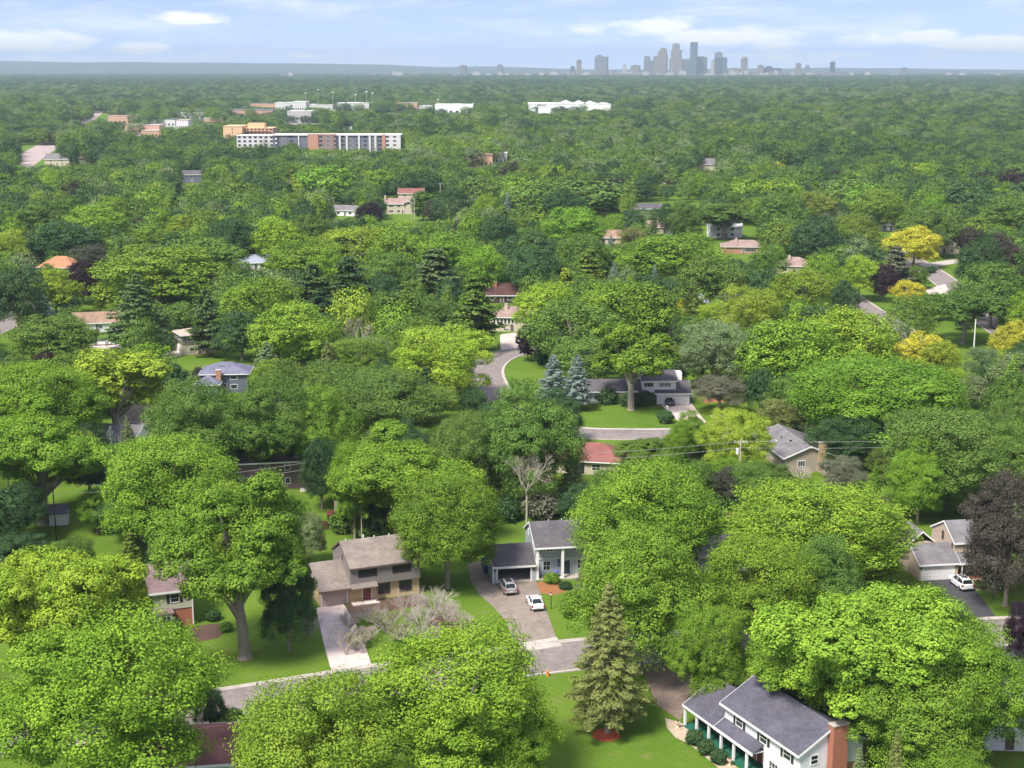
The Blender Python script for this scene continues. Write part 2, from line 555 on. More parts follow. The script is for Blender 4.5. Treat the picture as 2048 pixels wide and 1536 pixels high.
def twigs(seed, H=8.0, R_=4.0, levels=5, n0=5, up=0.5, r0=0.16, trunk=0.15, spread=0.6):
    """Bare branching wood, forking until the twigs are thin. Returns an MB."""
    rng = random.Random(seed); b = MB()
    def go(p, d, l, r, k):
        q = p + d * l
        mid = p.lerp(q, .5) + Vector((rng.uniform(-1, 1), rng.uniform(-1, 1), rng.uniform(-.5, .8))) * l * .09
        b.tube([p, mid, q], [r, r * .8, r * .58], 5 if k > 2 else 3, False)
        if k == 0: return
        for _ in range(3 if k > 1 else 4):
            nd = (d + Vector((rng.uniform(-1, 1), rng.uniform(-1, 1), rng.uniform(-.35, .75))) * spread).normalized()
            go(p.lerp(q, rng.uniform(.6, 1.0)), nd, l * rng.uniform(.55, .82), r * .56, k - 1)
    if trunk * H > .3: b.tube([(0, 0, -.2), (0.05, 0, trunk * H * .5), (0, .05, trunk * H)], [r0 * 1.5, r0 * 1.15, r0], 7, False)
    for i in range(n0):
        an = 6.283 * i / n0 + rng.uniform(-.4, .4)
        d = Vector((math.cos(an) * R_, math.sin(an) * R_, H * up * rng.uniform(.8, 1.5))).normalized()
        go(Vector((0, 0, trunk * H * rng.uniform(.85, 1.0))), d, H * (1 - trunk) * .34, r0 * .75, levels - 1)
    return b


FOL = {}          # kind -> lod -> list of (crown mesh, trunk mesh)


def add_kind(kind, lod, v, var, cen=None, bark=BARK, **kw):
    i = len(FOL.setdefault(kind, {}).setdefault(lod, []))
    cm = np_mesh('crown', v, 4, [LEAF], var)
    tm = trunk_mesh('trunk', cen, bark, seed=i + lod * 7, **kw) if cen is not None else None
    FOL[kind][lod].append((cm, tm))


# canonical broad-leaved tree: 20 m high, 18 m wide
LOD = {0: dict(nl=25, ns=36, nleaf=215, size=0.232, jit=.27), 1: dict(nl=21, ns=30, nleaf=62, size=0.43, jit=.22), 2: dict(nl=18, ns=18, nleaf=22, size=.88, jit=.22), 3: dict(nl=13, ns=9, nleaf=8, size=2.1, jit=.2)}
for lod, p in LOD.items():
    for i in range({0: 5, 1: 5, 2: 4, 3: 4}[lod]):
        v, var, cen = crown(100 + lod * 10 + i, tuft=(.42, .35, 0, 0)[lod], lobe=(.34, .39, .44, .48)[lod] + .03 * (i % 3), **p)
        add_kind('maple', lod, v, var, cen)
        if lod < 3 and i < (2, 3, 3)[lod]:
            q = dict(p); q['nleaf'] = int(p['nleaf'] * 1.25); q['size'] = p['size'] * .86; q['jit'] = .5
            v, var, cen = crown(200 + lod * 10 + i, feather=True, tuft=(.3, .2, 0)[lod], lobe=.30, **q); add_kind('feather', lod, v, var, cen)
            v, var, cen = crown(300 + lod * 10 + i, shape='oval', lobe=.36, low=-.95, tuft=(.4, .3, 0)[lod], **p); add_kind('oval', lod, v, var, cen, split=.2)
            v, var, cen = crown(400 + lod * 10 + i, shape='flat', hz=6.4, zc=13.2, lobe=.29, low=-.45, tuft=(.35, .3, 0)[lod], **p); add_kind('spread', lod, v, var, cen)
            q = dict(p); q['nl'] = int(p['nl'] * .8)
            v, var, cen = crown(500 + lod * 10 + i, shape='open', hz=8.0, zc=12.2, lobe=.29, low=-.6, tuft=(.42, .3, 0)[lod], **q); add_kind('open', lod, v, var, cen, r0=.6, split=.3, forks=10)
    if lod < 3:
        s = (0.20, .42, .9)[lod]; dn = (1.15, .85, .5)[lod]
        for i in range(2):
            v, var = spruce_mesh(600 + lod * 10 + i, size=s, dens=dn); add_kind('spruce', lod, v, var, np.array([[0, 0, 15.]]), H=16., r0=.24, split=.5, forks=1)
            v, var = pine_mesh(700 + lod * 10 + i, size=(.6, .85, 1.4)[lod], dens=(1.0, .8, .5)[lod]); add_kind('pine', lod, v, var, np.array([[1, 0, 14.], [0, 1, 10.]]), H=18., r0=.26, split=.6, forks=2)
for i in range(2):
    v, var, cen = crown(800 + i, R_=1.6, zc=3.1, hz=3.0, nl=20, ns=24, nleaf=20, size=.3, lobe=.5, low=-1.1); add_kind('column', 0, v, var, cen[:2], H=6., r0=.1, split=.2, forks=1)
    v, var, cen = crown(820 + i, R_=1.5, zc=1.0, hz=1.05, nl=22, ns=26, nleaf=16, size=.22, lobe=.42, low=-.9); add_kind('bush', 0, v, var, cen[:3], H=2., r0=.05, split=.2, forks=2)
    v, var, cen = crown(840 + i, R_=1.0, zc=.75, hz=.85, nl=30, ns=30, nleaf=16, size=.14, lobe=.3, low=-1.1); add_kind('ball', 0, v, var, cen[:3], H=1.5, r0=.05, split=.2, forks=2)
for i in range(2):
    v, var, cen = crown(860 + i, R_=3.0, zc=2.1, hz=2.2, nl=22, ns=24, nleaf=20, size=.36, lobe=.4, low=-.9, tuft=.25); add_kind('shrub', 0, v, var, cen[:3], H=4., r0=.08, split=.2, forks=2)
    v, var, cen = crown(880 + i, R_=3.0, zc=2.1, hz=2.2, nl=16, ns=14, nleaf=12, size=.62, lobe=.42, low=-.9); add_kind('shrub', 1, v, var, cen[:3], H=4., r0=.08, split=.2, forks=2)
SIZE = {'shrub': (6, 4.4), 'maple': (18, 20), 'feather': (18, 20), 'oval': (16.5, 20), 'spread': (18, 20), 'open': (18, 20.3), 'spruce': (7.2, 16), 'pine': (9.6, 18), 'column': (3.1, 6.1), 'bush': (3, 2.05), 'ball': (2, 1.6)}

TINT = {'lime': (.275, .385, .040), 'bright': (.185, .315, .034), 'mid': (.132, .220, .042), 'deep': (.064, .125, .044), 'olive': (.165, .240, .038),
        'sage': (.190, .255, .105), 'purple': (.040, .022, .034), 'gold': (.50, .49, .05), 'fresh': (.225, .355, .036), 'brown': (.082, .080, .056), 'blue': (.215, .27, .235),
        'fir': (.105, .165, .058), 'tan': (.225, .25, .075), 'grey': (.18, .185, .12)}
WORD = {'fresh': 'fresh yellowish green', 'lime': 'lime green', 'bright': 'bright green', 'mid': 'mid green', 'deep': 'dark green', 'olive': 'olive green', 'sage': 'grey green', 'purple': 'dark purple',
        'gold': 'golden yellow', 'brown': 'brownish purple', 'blue': 'silvery blue', 'fir': 'dark needled', 'tan': 'yellowish olive', 'grey': 'dull grey green'}
NOUN = {'maple': ('leafy_tree', 'tree', 'rounded tree'), 'feather': ('leafy_tree', 'tree', 'feathery tree'), 'oval': ('leafy_tree', 'tree', 'oval tree'), 'spread': ('leafy_tree', 'tree', 'flat topped tree'),
        'open': ('leafy_tree', 'tree', 'open crowned tree'), 'spruce': ('spruce_tree', 'spruce', 'pointed spruce'), 'pine': ('pine_tree', 'pine', 'layered pine'),
        'column': ('columnar_tree', 'evergreen', 'columnar evergreen'), 'bush': ('bush', 'bush', 'bush'), 'shrub': ('tall_shrub', 'shrub', 'bushy shrub'), 'ball': ('clipped_shrub', 'shrub', 'clipped round shrub')}
# ------------------------------------------------------------------ ground, roads, drives
def ground_mat():
    m, k, b, o = new_mat('grass')
    g = k.n('ShaderNodeNewGeometry'); P = g.outputs['Position']
    f1 = k.noise(P, 0.05, 5, 0.6); f2 = k.noise(P, 0.45, 6, 0.65); f3 = k.noise(P, 6.0, 3, 0.6)
    c = k.mix(k.smooth(f1, .3, .7), (.080, .158, .014), (.130, .205, .022))
    c = k.mix(k.m('MULTIPLY', k.smooth(f2, .5, .74), .75), c, (.19, .20, .06))
    c = k.mix(k.m('MULTIPLY', k.smooth(f3, .35, .7), .35), c, (.055, .108, .011))
    f4 = k.noise(P, 1.7, 4, .7); c = k.mix(k.m('MULTIPLY', k.smooth(f4, .48, .72), .4), c, (.165, .185, .045))
    wv = k.n('ShaderNodeTexWave', wave_type='BANDS', bands_direction='DIAGONAL'); k.l(P, wv.inputs['Vector']); wv.inputs['Scale'].default_value = .45; wv.inputs['Distortion'].default_value = 1.2; wv.inputs['Detail'].default_value = 2
    c = k.mix(k.m('MULTIPLY', wv.outputs['Fac'], .22), c, (.066, .135, .012))          # mowing stripes
    k.l(c, b.inputs['Base Color']); b.inputs['Roughness'].default_value = 0.95; b.inputs['Specular IOR Level'].default_value = .1
    bp = k.n('ShaderNodeBump'); bp.inputs['Strength'].default_value = .6; bp.inputs['Distance'].default_value = .05
    k.l(f3, bp.inputs['Height']); k.l(bp.outputs[0], b.inputs['Normal'])
    return m


GRASS = ground_mat()
GX, GY0, GY1 = 9500.0, -300.0, 22500.0
b = MB(); b.poly([(-GX, GY0, 0), (GX, GY0, 0), (GX, GY1, 0), (-GX, GY1, 0)])
tag(b.build('ground', GRASS), kind='structure')

ASPH = paving('asphalt', (.200, .168, .155), (.265, .230, .212), .7, .9, .55)
ASPH2 = paving('drive_asphalt', (.225, .180, .150), (.295, .245, .205), .9, .9, .5)
ASPHD = paving('fresh_asphalt', (.055, .053, .058), (.075, .072, .078), 1.2, .85, .1)
PINKC = paving('pink_concrete', (.52, .41, .36), (.64, .54, .49), .5, .9, .1, .45)
BRICKP = paving('brown_pavers', (.21, .15, .125), (.29, .215, .18), 1.5, .9, 0, .2)
TANP = paving('tan_flagstones', (.42, .32, .23), (.52, .42, .32), 1.6, .9, .4)
MULCH = plain('mulch', (.30, .13, .055), .95, .45, 5)
MULCHR = plain('red_mulch', (.62, .13, .06), .95, .35, 6)
MULCHD = plain('dark_mulch', (.10, .058, .042), .95, .4, 5)
LAYER = [0.004]


def sheet(name, pts, mat, z=None):
    """A flat patch on the ground given by photo pixels of its outline."""
    if z is None: LAYER[0] += 0.004; z = LAYER[0]
    P = [at(*p) for p in pts]
    o = MB().poly([(p.x, p.y, z) for p in P]).build(name, mat)
    if o.data.polygons[0].normal.z < 0: o.data.flip_normals()
    return tag(o, kind='structure')


def smooth_line(pts, n=8):
    out = []
    for i in range(len(pts) - 1):
        p0, p1, p2, p3 = pts[max(i - 1, 0)], pts[i], pts[i + 1], pts[min(i + 2, len(pts) - 1)]
        for j in range(n):
            t = j / n
            out.append(.5 * ((2 * p1) + (p2 - p0) * t + (2 * p0 - 5 * p1 + 4 * p2 - p3) * t * t + (3 * p1 - p0 - 3 * p2 + p3) * t ** 3))
    return out + [pts[-1]]


ROADS = []          # (list of points, half width) for keeping trees off


def road(name, pts, width, mat=None, z=0.03, kerb=True, kw=0.6, ends=None):
    c = smooth_line([Vector((p.x, p.y, 0)) for p in (at(*q) for q in pts)])
    ROADS.append((c, width / 2))
    nrm = []
    for i in range(len(c)):
        d = (c[min(i + 1, len(c) - 1)] - c[max(i - 1, 0)]).normalized(); nrm.append(Vector((-d.y, d.x, 0)))
    b = MB(); h = width / 2
    for i in range(len(c) - 1):
        b.poly([c[i] + nrm[i] * h + Vector((0, 0, z)), c[i] - nrm[i] * h + Vector((0, 0, z)), c[i + 1] - nrm[i + 1] * h + Vector((0, 0, z)), c[i + 1] + nrm[i + 1] * h + Vector((0, 0, z))][::1])
    o = tag(b.build(name, mat or ASPH), kind='structure')
    if kerb:
        for s in (1, -1):
            b = MB()
            prof = [(h - .05, z - .02), (h - .05, z + .006), (h + kw - .32, z + .012), (h + kw - .28, z + .12), (h + kw, z + .12), (h + kw, -.02)]
            for i in range(len(c) - 1):
                for (a0, z0), (a1, z1) in zip(prof, prof[1:]):
                    b.poly([c[i] + nrm[i] * a0 * s + Vector((0, 0, z0)), c[i + 1] + nrm[i + 1] * a0 * s + Vector((0, 0, z0)), c[i + 1] + nrm[i + 1] * a1 * s + Vector((0, 0, z1)), c[i] + nrm[i] * a1 * s + Vector((0, 0, z1))])
            tag(b.build('kerb', CONC), kind='structure')
    return o


road('front_street', [(-260, 1520), (100, 1462), (460, 1409), (780, 1358), (1085, 1317), (1300, 1296), (1520, 1284), (1800, 1272), (2300, 1250)], 8.6)
road('curved_street', [(2300, 842), (1800, 856), (1500, 865), (1270, 869), (1130, 862), (1035, 828), (985, 780), (972, 738), (1006, 711), (1080, 698), (1180, 689)], 8.0)
road('far_street', [(1700, 470), (1790, 505), (1850, 536), (1905, 575), (1990, 650), (2150, 760)], 8.6, kw=.55)
road('lane', [(1650, 560), (1725, 612), (1790, 655), (1850, 700)], 7.5, kw=.6)
road('corner_street', [(-80, 690), (0, 655), (40, 632), (90, 600)], 8.0)
road('avenue', [(-60, 372), (20, 340), (72, 306), (118, 279), (160, 248), (186, 229), (214, 212)], 24, kerb=False, mat=paving('avenue_asphalt', (.34, .26, .24), (.44, .36, .33), .2))
sheet('driveway', [(935, 1128), (985, 1118), (1000, 1150), (1066, 1146), (1080, 1185), (1097, 1232), (1113, 1277), (1028, 1290), (1012, 1242), (985, 1212), (958, 1188), (941, 1160)], ASPH2, .016)
sheet('driveway_apron', [(1028, 1289), (1113, 1274), (1124, 1292), (998, 1312)], CONC, .040)
sheet('driveway', [(632, 1216), (686, 1207), (708, 1240), (730, 1290), (748, 1345), (668, 1360), (648, 1290)], PINKC, .016)
sheet('driveway', [(1318, 806), (1378, 800), (1402, 832), (1424, 857), (1376, 862), (1350, 836)], PINKC, .016)
sheet('driveway', [(1000, 669), (1032, 665), (1044, 687), (1052, 703), (1002, 708)], PINKC, .016)
sheet('driveway', [(1846, 1160), (1912, 1152), (1950, 1178), (1984, 1222), (2010, 1262), (1952, 1268), (1900, 1215)], ASPHD, .016)
sheet('driveway', [(1270, 1290), (1330, 1287), (1400, 1372), (1376, 1405), (1360, 1440), (1312, 1410), (1290, 1350)], BRICKP, .016)
sheet('driveway', [(2000, 1285), (2070, 1280), (2100, 1480), (2010, 1490)], ASPHD, .016)
sheet('driveway', [(150, 690), (235, 684), (245, 695), (140, 704)], PINKC, .016)
sheet('driveway', [(328, 700), (372, 690), (362, 712), (320, 722)], PINKC, .016)
sheet('driveway', [(1838, 529), (1925, 516), (2020, 520), (2030, 527), (1930, 524), (1852, 536)], CONC, .040)
sheet('driveway', [(1850, 580), (1890, 568), (1900, 582), (1862, 594)], PINKC, .040)
sheet('patio', [(1052, 932), (1112, 930), (1100, 968), (1085, 966)], TANP, .016)
sheet('path', [(1330, 1436), (1368, 1448), (1452, 1515), (1520, 1580), (1490, 1590), (1432, 1532), (1400, 1505), (1378, 1488), (1352, 1476), (1334, 1456)], TANP, .012)
sheet('path', [(1940, 1152), (1968, 1150), (1980, 1165), (1972, 1178), (1952, 1180)], TANP, .012)
sheet('path', [(604, 938), (622, 934), (634, 940), (616, 982), (600, 984)], CONC, .012)
sheet('mulch_bed', [(1072, 1166), (1100, 1160), (1136, 1164), (1132, 1184), (1104, 1190), (1080, 1186)], MULCH, .012)
sheet('mulch_bed', [(390, 1252), (440, 1246), (458, 1258), (436, 1276), (398, 1284), (376, 1272)], MULCHD, .012)
sheet('mulch_bed', [(690, 1208), (840, 1188), (856, 1206), (760, 1228), (704, 1232)], MULCHD, .012)
sheet('mulch_bed', [(860, 1230), (925, 1240), (930, 1262), (850, 1252)], MULCHD, .012)
sheet('mulch_bed', [(380, 698), (412, 694), (420, 706), (390, 712)], MULCHD, .012)
sheet('mulch_bed', [(1385, 1035), (1440, 1026), (1500, 1022), (1500, 1040), (1420, 1050)], MULCHD, .012)
sheet('sand_patch', [(1404, 797), (1446, 796), (1450, 804), (1410, 806)], MULCH, .012)
sheet('sand_patch', [(1420, 830), (1450, 824), (1462, 836), (1430, 846)], TANP, .012)
c = at(1213, 1470); b = MB(); n = 28; rr = random.Random(4)
b.poly([(c.x + 1.55 * math.cos(2 * PI * i / n) * rr.uniform(.9, 1.08), c.y + 1.65 * math.sin(2 * PI * i / n) * rr.uniform(.9, 1.08), .014) for i in range(n)])
tag(b.build('mulch_ring', MULCHR), kind='structure')
# ------------------------------------------------------------------ houses
def fb(b, face, plane, u0, u1, z0, z1, o0, o1):
    """Box on a wall: u along the wall, z up, o0..o1 outwards from the wall plane."""
    if face == 'front': b.box(u0, u1, plane - o1, plane - o0, z0, z1)
    elif face == 'back': b.box(u0, u1, plane + o0, plane + o1, z0, z1)
    elif face == 'left': b.box(plane - o1, plane - o0, u0, u1, z0, z1)
    else: b.box(plane + o0, plane + o1, u0, u1, z0, z1)
    return b


class House:
    def __init__(s, name, label, cat, px, py, yaw, group=None, loc=None):
        p = loc or at(px, py)
        s.t = thing(name, label, cat, (p.x, p.y, 0), yaw, group); s.p = p; s.yaw = yaw
    def part(s, name, mat, *boxes, parent=None):
        b = MB()
        for q in boxes: b.box(*q)
        return b.build(name, mat, parent or s.t)
    def gwall(s, mat, x0, x1, y0, y1, z0, ze, axis='x', zr=None, rp=None, ze2=None):
        """Walls with gable ends; the ridge runs along axis at rp (default middle), height zr; ze2 = height of the far eave."""
        ze2 = ze if ze2 is None else ze2
        b = MB()
        if zr is None: b.box(x0, x1, y0, y1, z0, ze)
        elif axis == 'x':
            r = (y0 + y1) / 2 if rp is None else rp
            ring = lambda x: [(x, y0, z0), (x, y1, z0), (x, y1, ze2), (x, r, zr), (x, y0, ze)]
            b.solid(ring(x1), ring(x0))
        else:
            r = (x0 + x1) / 2 if rp is None else rp
            ring = lambda y: [(x0, y, z0), (x1, y, z0), (x1, y, ze2), (r, y, zr), (x0, y, ze)]
            b.solid(ring(y0), ring(y1))
        return b.build('wall', mat, s.t)
    def groof(s, mat, x0, x1, y0, y1, ze, zr, axis='x', rp=None, oh=.4, og=.3, th=.16, ze2=None, fascia=WHITE, name='roof'):
        ze2 = ze if ze2 is None else ze2
        if axis == 'x':
            r = (y0 + y1) / 2 if rp is None else rp
            a0, a1, e0, e1 = x0 - og, x1 + og, y0, y1
            P = lambda t, q, z: (t, q, z)
        else:
            r = (x0 + x1) / 2 if rp is None else rp
            a0, a1, e0, e1 = y0 - og, y1 + og, x0, x1
            P = lambda t, q, z: (q, t, z)
        s0 = (zr - ze) / (r - e0); s1 = (zr - ze2) / (e1 - r)
        up = .03
        A = [(e0 - oh, ze - oh * s0 + up), (r, zr + up), (e1 + oh, ze2 - oh * s1 + up)]
        ring = lambda t: [P(t, q, z) for q, z in A] + [P(t, q, z + th) for q, z in A[::-1]]
        b = MB()
        r0, r1 = ring(a0), ring(a1)
        b.solid(r0, r1) if axis == 'x' else b.solid(r1, r0)
        o = b.build(name, mat, s.t)
        if fascia:
            for q, z in (A[0], A[2]):
                sgn = -1 if q < r else 1
                f = MB(); q0, q1 = sorted((q + sgn * .012, q + sgn * .06))
                if axis == 'x': f.box(a0 - .02, a1 + .02, q0, q1, z - .10, z + th + .01)
                else: f.box(q0, q1, a0 - .02, a1 + .02, z - .10, z + th + .01)
                f.build('fascia', fascia, s.t)
            for t, d in ((a0, -1), (a1, 1)):
                f = MB(); t0, t1 = t + d * .012, t + d * .05
                for (qa, za), (qb, zb) in zip(A, A[1:]):
                    f.solid([P(t0, qa, za - .1), P(t0, qb, zb - .1), P(t0, qb, zb + th + .012), P(t0, qa, za + th + .012)], [P(t1, qa, za - .1), P(t1, qb, zb - .1), P(t1, qb, zb + th + .012), P(t1, qa, za + th + .012)])
                f.build('fascia', fascia, s.t)
        return o
    def hip(s, mat, x0, x1, y0, y1, ze, zr, oh=.5, fascia=WHITE, name='roof', inset=None):
        X0, X1, Y0, Y1 = x0 - oh, x1 + oh, y0 - oh, y1 + oh
        lx, ly = X1 - X0, Y1 - Y0; i = min(lx, ly) / 2 if inset is None else inset
        if lx >= ly: ra, rb = (X0 + i, (Y0 + Y1) / 2, zr), (X1 - i, (Y0 + Y1) / 2, zr)
        else: ra, rb = ((X0 + X1) / 2, Y0 + i, zr), ((X0 + X1) / 2, Y1 - i, zr)
        c = [(X0, Y0, ze), (X1, Y0, ze), (X1, Y1, ze), (X0, Y1, ze)]
        b = MB()
        if lx >= ly: b.poly([c[0], c[1], rb, ra]); b.poly([c[1], c[2], rb]); b.poly([c[2], c[3], ra, rb]); b.poly([c[3], c[0], ra])
        else: b.poly([c[0], c[1], ra]); b.poly([c[1], c[2], rb, ra]); b.poly([c[2], c[3], rb]); b.poly([c[3], c[0], ra, rb])
        b.poly(c[::-1])
        o = b.build(name, mat, s.t)
        if fascia: 
            f = MB(); z0, z1 = ze - .16, ze + .03
            ring = lambda d, z: [(X0 - d, Y0 - d, z), (X1 + d, Y0 - d, z), (X1 + d, Y1 + d, z), (X0 - d, Y1 + d, z)]
            i0, i1, o0, o1 = ring(.01, z0), ring(.01, z1), ring(.06, z0), ring(.06, z1)
            for q in range(4):
                k = (q + 1) % 4
                f.poly([o0[q], o0[k], o1[k], o1[q]]); f.poly([i0[k], i0[q], i1[q], i1[k]]); f.poly([o1[q], o1[k], i1[k], i1[q]]); f.poly([i0[q], i0[k], o0[k], o0[q]])
            f.build('fascia', fascia, s.t)
        return o
    def win(s, face, plane, u, z, w, h, frame=WHITE, pane=GLASS, nx=1, nz=2, fw=.09, shut=None, sw=.38):
        b = MB(); x0, x1 = u - w / 2, u + w / 2
        fb(b, face, plane, x0, x0 + fw, z, z + h, .0, .06); fb(b, face, plane, x1 - fw, x1, z, z + h, .0, .06)
        fb(b, face, plane, x0 + fw, x1 - fw, z, z + fw, .0, .065); fb(b, face, plane, x0 + fw, x1 - fw, z + h - fw, z + h, .0, .06)
        for i in range(1, nx): c = x0 + w * i / nx; fb(b, face, plane, c - .03, c + .03, z + fw, z + h - fw, .0, .045)
        for i in range(1, nz): c = z + h * i / nz; fb(b, face, plane, x0 + fw, x1 - fw, c - .025, c + .025, .0, .05)
        o = b.build('window', frame, s.t)
        fb(MB_ := MB(), face, plane, x0 + fw * .5, x1 - fw * .5, z + fw * .5, z + h - fw * .5, .004, .022); MB_.build('pane', pane, o)
        if shut:
            for a, c in ((x0 - sw - .03, x0 - .03), (x1 + .03, x1 + sw + .03)):
                q = MB(); fb(q, face, plane, a, c, z - .02, z + h + .02, .0, .045); q.build('shutter', shut, s.t)
        return o
    def door(s, face, plane, u, w=1.0, h=2.1, mat=None, z=.15, glassy=False):
        b = MB(); fb(b, face, plane, u - w / 2 - .1, u - w / 2, z, z + h + .1, 0, .07); fb(b, face, plane, u + w / 2, u + w / 2 + .1, z, z + h + .1, 0, .07); fb(b, face, plane, u - w / 2, u + w / 2, z + h, z + h + .1, 0, .07)
        fr = b.build('door_frame', WHITE, s.t)
        q = MB(); fb(q, face, plane, u - w / 2, u + w / 2, z, z + h, 0, .035); d = q.build('door', mat or BLACK, s.t)
        k = MB(); fb(k, face, plane, u + w / 2 - .16, u + w / 2 - .1, z + h * .45, z + h * .55, .035, .09); k.build('handle', BLACK, d)
    def garage(s, face, plane, u, w, h=2.15, z=.03, mat=None, trim=WHITE):
        b = MB(); fb(b, face, plane, u - w / 2 - .12, u - w / 2, z, z + h + .12, 0, .06); fb(b, face, plane, u + w / 2, u + w / 2 + .12, z, z + h + .12, 0, .06); fb(b, face, plane, u - w / 2, u + w / 2, z + h, z + h + .12, 0, .06)
        b.build('door_frame', trim, s.t)
        q = MB()
        for i in range(4): fb(q, face, plane, u - w / 2, u + w / 2, z + h * i / 4 + .008, z + h * (i + 1) / 4 - .008, 0, .03)
        q.build('garage_door', mat or GDOOR, s.t)
    def chimney(s, mat, x0, x1, y0, y1, z0, z1):
        o = s.part('chimney', mat, (x0, x1, y0, y1, z0, z1)); s.part('chimney_cap', CONC, (x0 - .08, x1 + .08, y0 - .08, y1 + .08, z1, z1 + .12), parent=o)
        return o
    def vent(s, x, y, z, h=.5, mat=None, r=.07): MB().tube([(x, y, z), (x, y, z + h)], r, 8).build('vent_pipe', mat or WHITE, s.t)
    def roofvent(s, x, y, z): s.part('roof_vent', BLACK, (x - .2, x + .2, y - .2, y + .2, z, z + .3))


GDOOR = siding('garage_door_white', (.78, .76, .74), .54)
def block_mats():
    d = {}
    d['grey_side'] = siding('grey_siding', (.40, .455, .50)); d['taupe_side'] = siding('taupe_siding', (.235, .205, .19)); d['cream_side'] = siding('cream_siding', (.56, .54, .43))
    d['white_side'] = siding('white_siding', (.80, .79, .80)); d['tan_side'] = siding('tan_siding', (.56, .44, .35)); d['brown_side'] = siding('brown_siding', (.36, .30, .235))
    d['olive_side'] = siding('olive_siding', (.20, .195, .14)); d['beige_side'] = siding('beige_siding', (.56, .49, .37)); d['plum_side'] = siding('plum_siding', (.16, .105, .115), .25, True)
    d['slate_side'] = siding('slate_siding', (.13, .14, .19)); d['yellow_side'] = siding('yellow_siding', (.62, .56, .40))
    d['red_brick'] = brick('red_brick', (.40, .115, .055), (.30, .085, .045), (.38, .22, .16)); d['buff_brick'] = brick('buff_brick', (.60, .42, .20), (.52, .36, .18), (.5, .42, .3))
    d['orange_brick'] = brick('orange_brick', (.43, .20, .115), (.35, .15, .09), (.42, .3, .22)); d['stone'] = brick('tan_stone', (.50, .35, .19), (.40, .28, .16), (.4, .33, .24), .45, .2)
    d['dark_roof'] = shingle('charcoal_shingle', (.11, .10, .106)); d['slate_roof'] = shingle('slate_shingle', (.105, .098, .122)); d['grey_roof'] = shingle('grey_shingle', (.185, .17, .175))
    d['taupe_roof'] = shingle('weathered_shingle', (.235, .195, .165)); d['plum_roof'] = shingle('plum_shingle', (.205, .145, .14)); d['red_roof'] = shingle('red_shingle', (.235, .095, .08), .2)
    d['pink_roof'] = shingle('rose_shingle', (.30, .21, .18), .2); d['maroon_roof'] = shingle('maroon_shingle', (.10, .05, .048)); d['orange_roof'] = shingle('orange_shingle', (.43, .20, .105), .2)
    d['tan_roof'] = shingle('sand_shingle', (.44, .36, .29), .2); d['blue_roof'] = shingle('blue_grey_shingle', (.16, .16, .215)); d['rust_roof'] = shingle('rust_shingle', (.30, .20, .14), .2)
    return d
M = block_mats()
DARKW = plain('dark_screen', (.028, .022, .024), .5, .2)
BROWNT = plain('brown_trim', (.14, .10, .08), .7, .15)
GREENP = plain('green_carpet', (.015, .11, .07), .95, .2)
SHUT = plain('black_shutter', (.035, .03, .032), .6, .1)
REDDOOR = plain('red_wood_door', (.19, .055, .035), .6, .2)

# --- grey two-storey house with open garage and two tall columns
h = House('grey_house', 'blue grey two-storey house with open double garage and two tall white porch columns', 'house', 985, 1167, 9)
gw = M['grey_side']
b = MB()
b.box(0, .16, 0, 6.8, 0, 2.55); b.box(.16, 6.4, 6.64, 6.8, 0, 2.55)
b.box(.16, .75, 0, .16, 0, 2.55); b.box(5.6, 6.4, 0, .16, 0, 2.55); b.box(.75, 5.6, 0, .16, 2.12, 2.55)
b.poly([(0, 0, 2.55), (0, 3.5, 4.55), (0, 6.8, 2.55)][::-1])
b.build('wall', gw, h.t)
h.part('garage_floor', CONC, (.17, 6.39, .02, 6.63, .0, .06))
h.part('door_frame', WHITE, (.02, .20, -.05, -.003, 0, 2.3), (.55, .78, -.06, -.003, 0, 2.12), (5.57, 5.8, -.06, -.003, 0, 2.12), (.55, 5.8, -.06, -.004, 2.121, 2.33))
h.groof(M['dark_roof'], 0, 6.38, 0, 6.8, 2.6, 4.6, rp=3.5, oh=.35, og=.0)
h.gwall(gw, 6.42, 15.2, 1.9, 9.6, 0, 5.05, zr=7.1, rp=5.2)
h.groof(M['dark_roof'], 6.42, 15.2, .1, 9.6, 5.0, 7.25, rp=5.2, oh=.25, og=.22)
h.part('porch_floor', CONC, (6.45, 15.2, .0, 1.88, 0, .18))
h.part('storey_band', WHITE, (6.5, 15.1, 1.80, 1.897, 2.62, 2.72))
for x in (6.62, 10.35, 14.1):
    o = h.part('column', WHITE, (x - .18, x + .18, .02, .38, .36, 4.92)); h.part('column_base', WHITE, (x - .27, x + .27, -.06, .47, .18, .36), parent=o); h.part('column_head', WHITE, (x - .26, x + .26, -.05, .46, 4.72, 4.90), parent=o)
h.win('front', 1.9, 8.3, .85, 1.15, 1.5, nx=2); h.win('front', 1.9, 8.75, 3.75, 1.2, .95, nz=1, nx=2); h.win('front', 1.9, 12.9, 3.75, 1.2, .95, nz=1, nx=2); h.win('front', 1.9, 13.4, .85, 1.15, 1.5, nx=2)
h.door('front', 1.9, 11.3, mat=plain('navy_door', (.03, .05, .09), .5), z=.19)
h.win('left', 6.42, 3.0, 4.6, .6, 1.0); h.win('left', 6.42, 6.8, 4.9, .6, 1.0)
for x in (.36, 6.05): h.part('wall_lamp', BLACK, (x - .09, x + .09, -.17, -.004, 1.75, 2.08))
h.part('wall_lamp', BLACK, (10.0, 10.2, 1.72, 1.896, 1.9, 2.5))
h.part('house_plate', BLACK, (9.9, 10.3, 1.86, 1.896, 1.45, 1.62))
h.vent(2.9, 3.9, 4.4, .6); h.vent(3.3, 4.2, 4.2, .5); h.vent(9.2, 5.4, 7.2, .35); h.vent(11.2, 5.6, 7.1, .4)

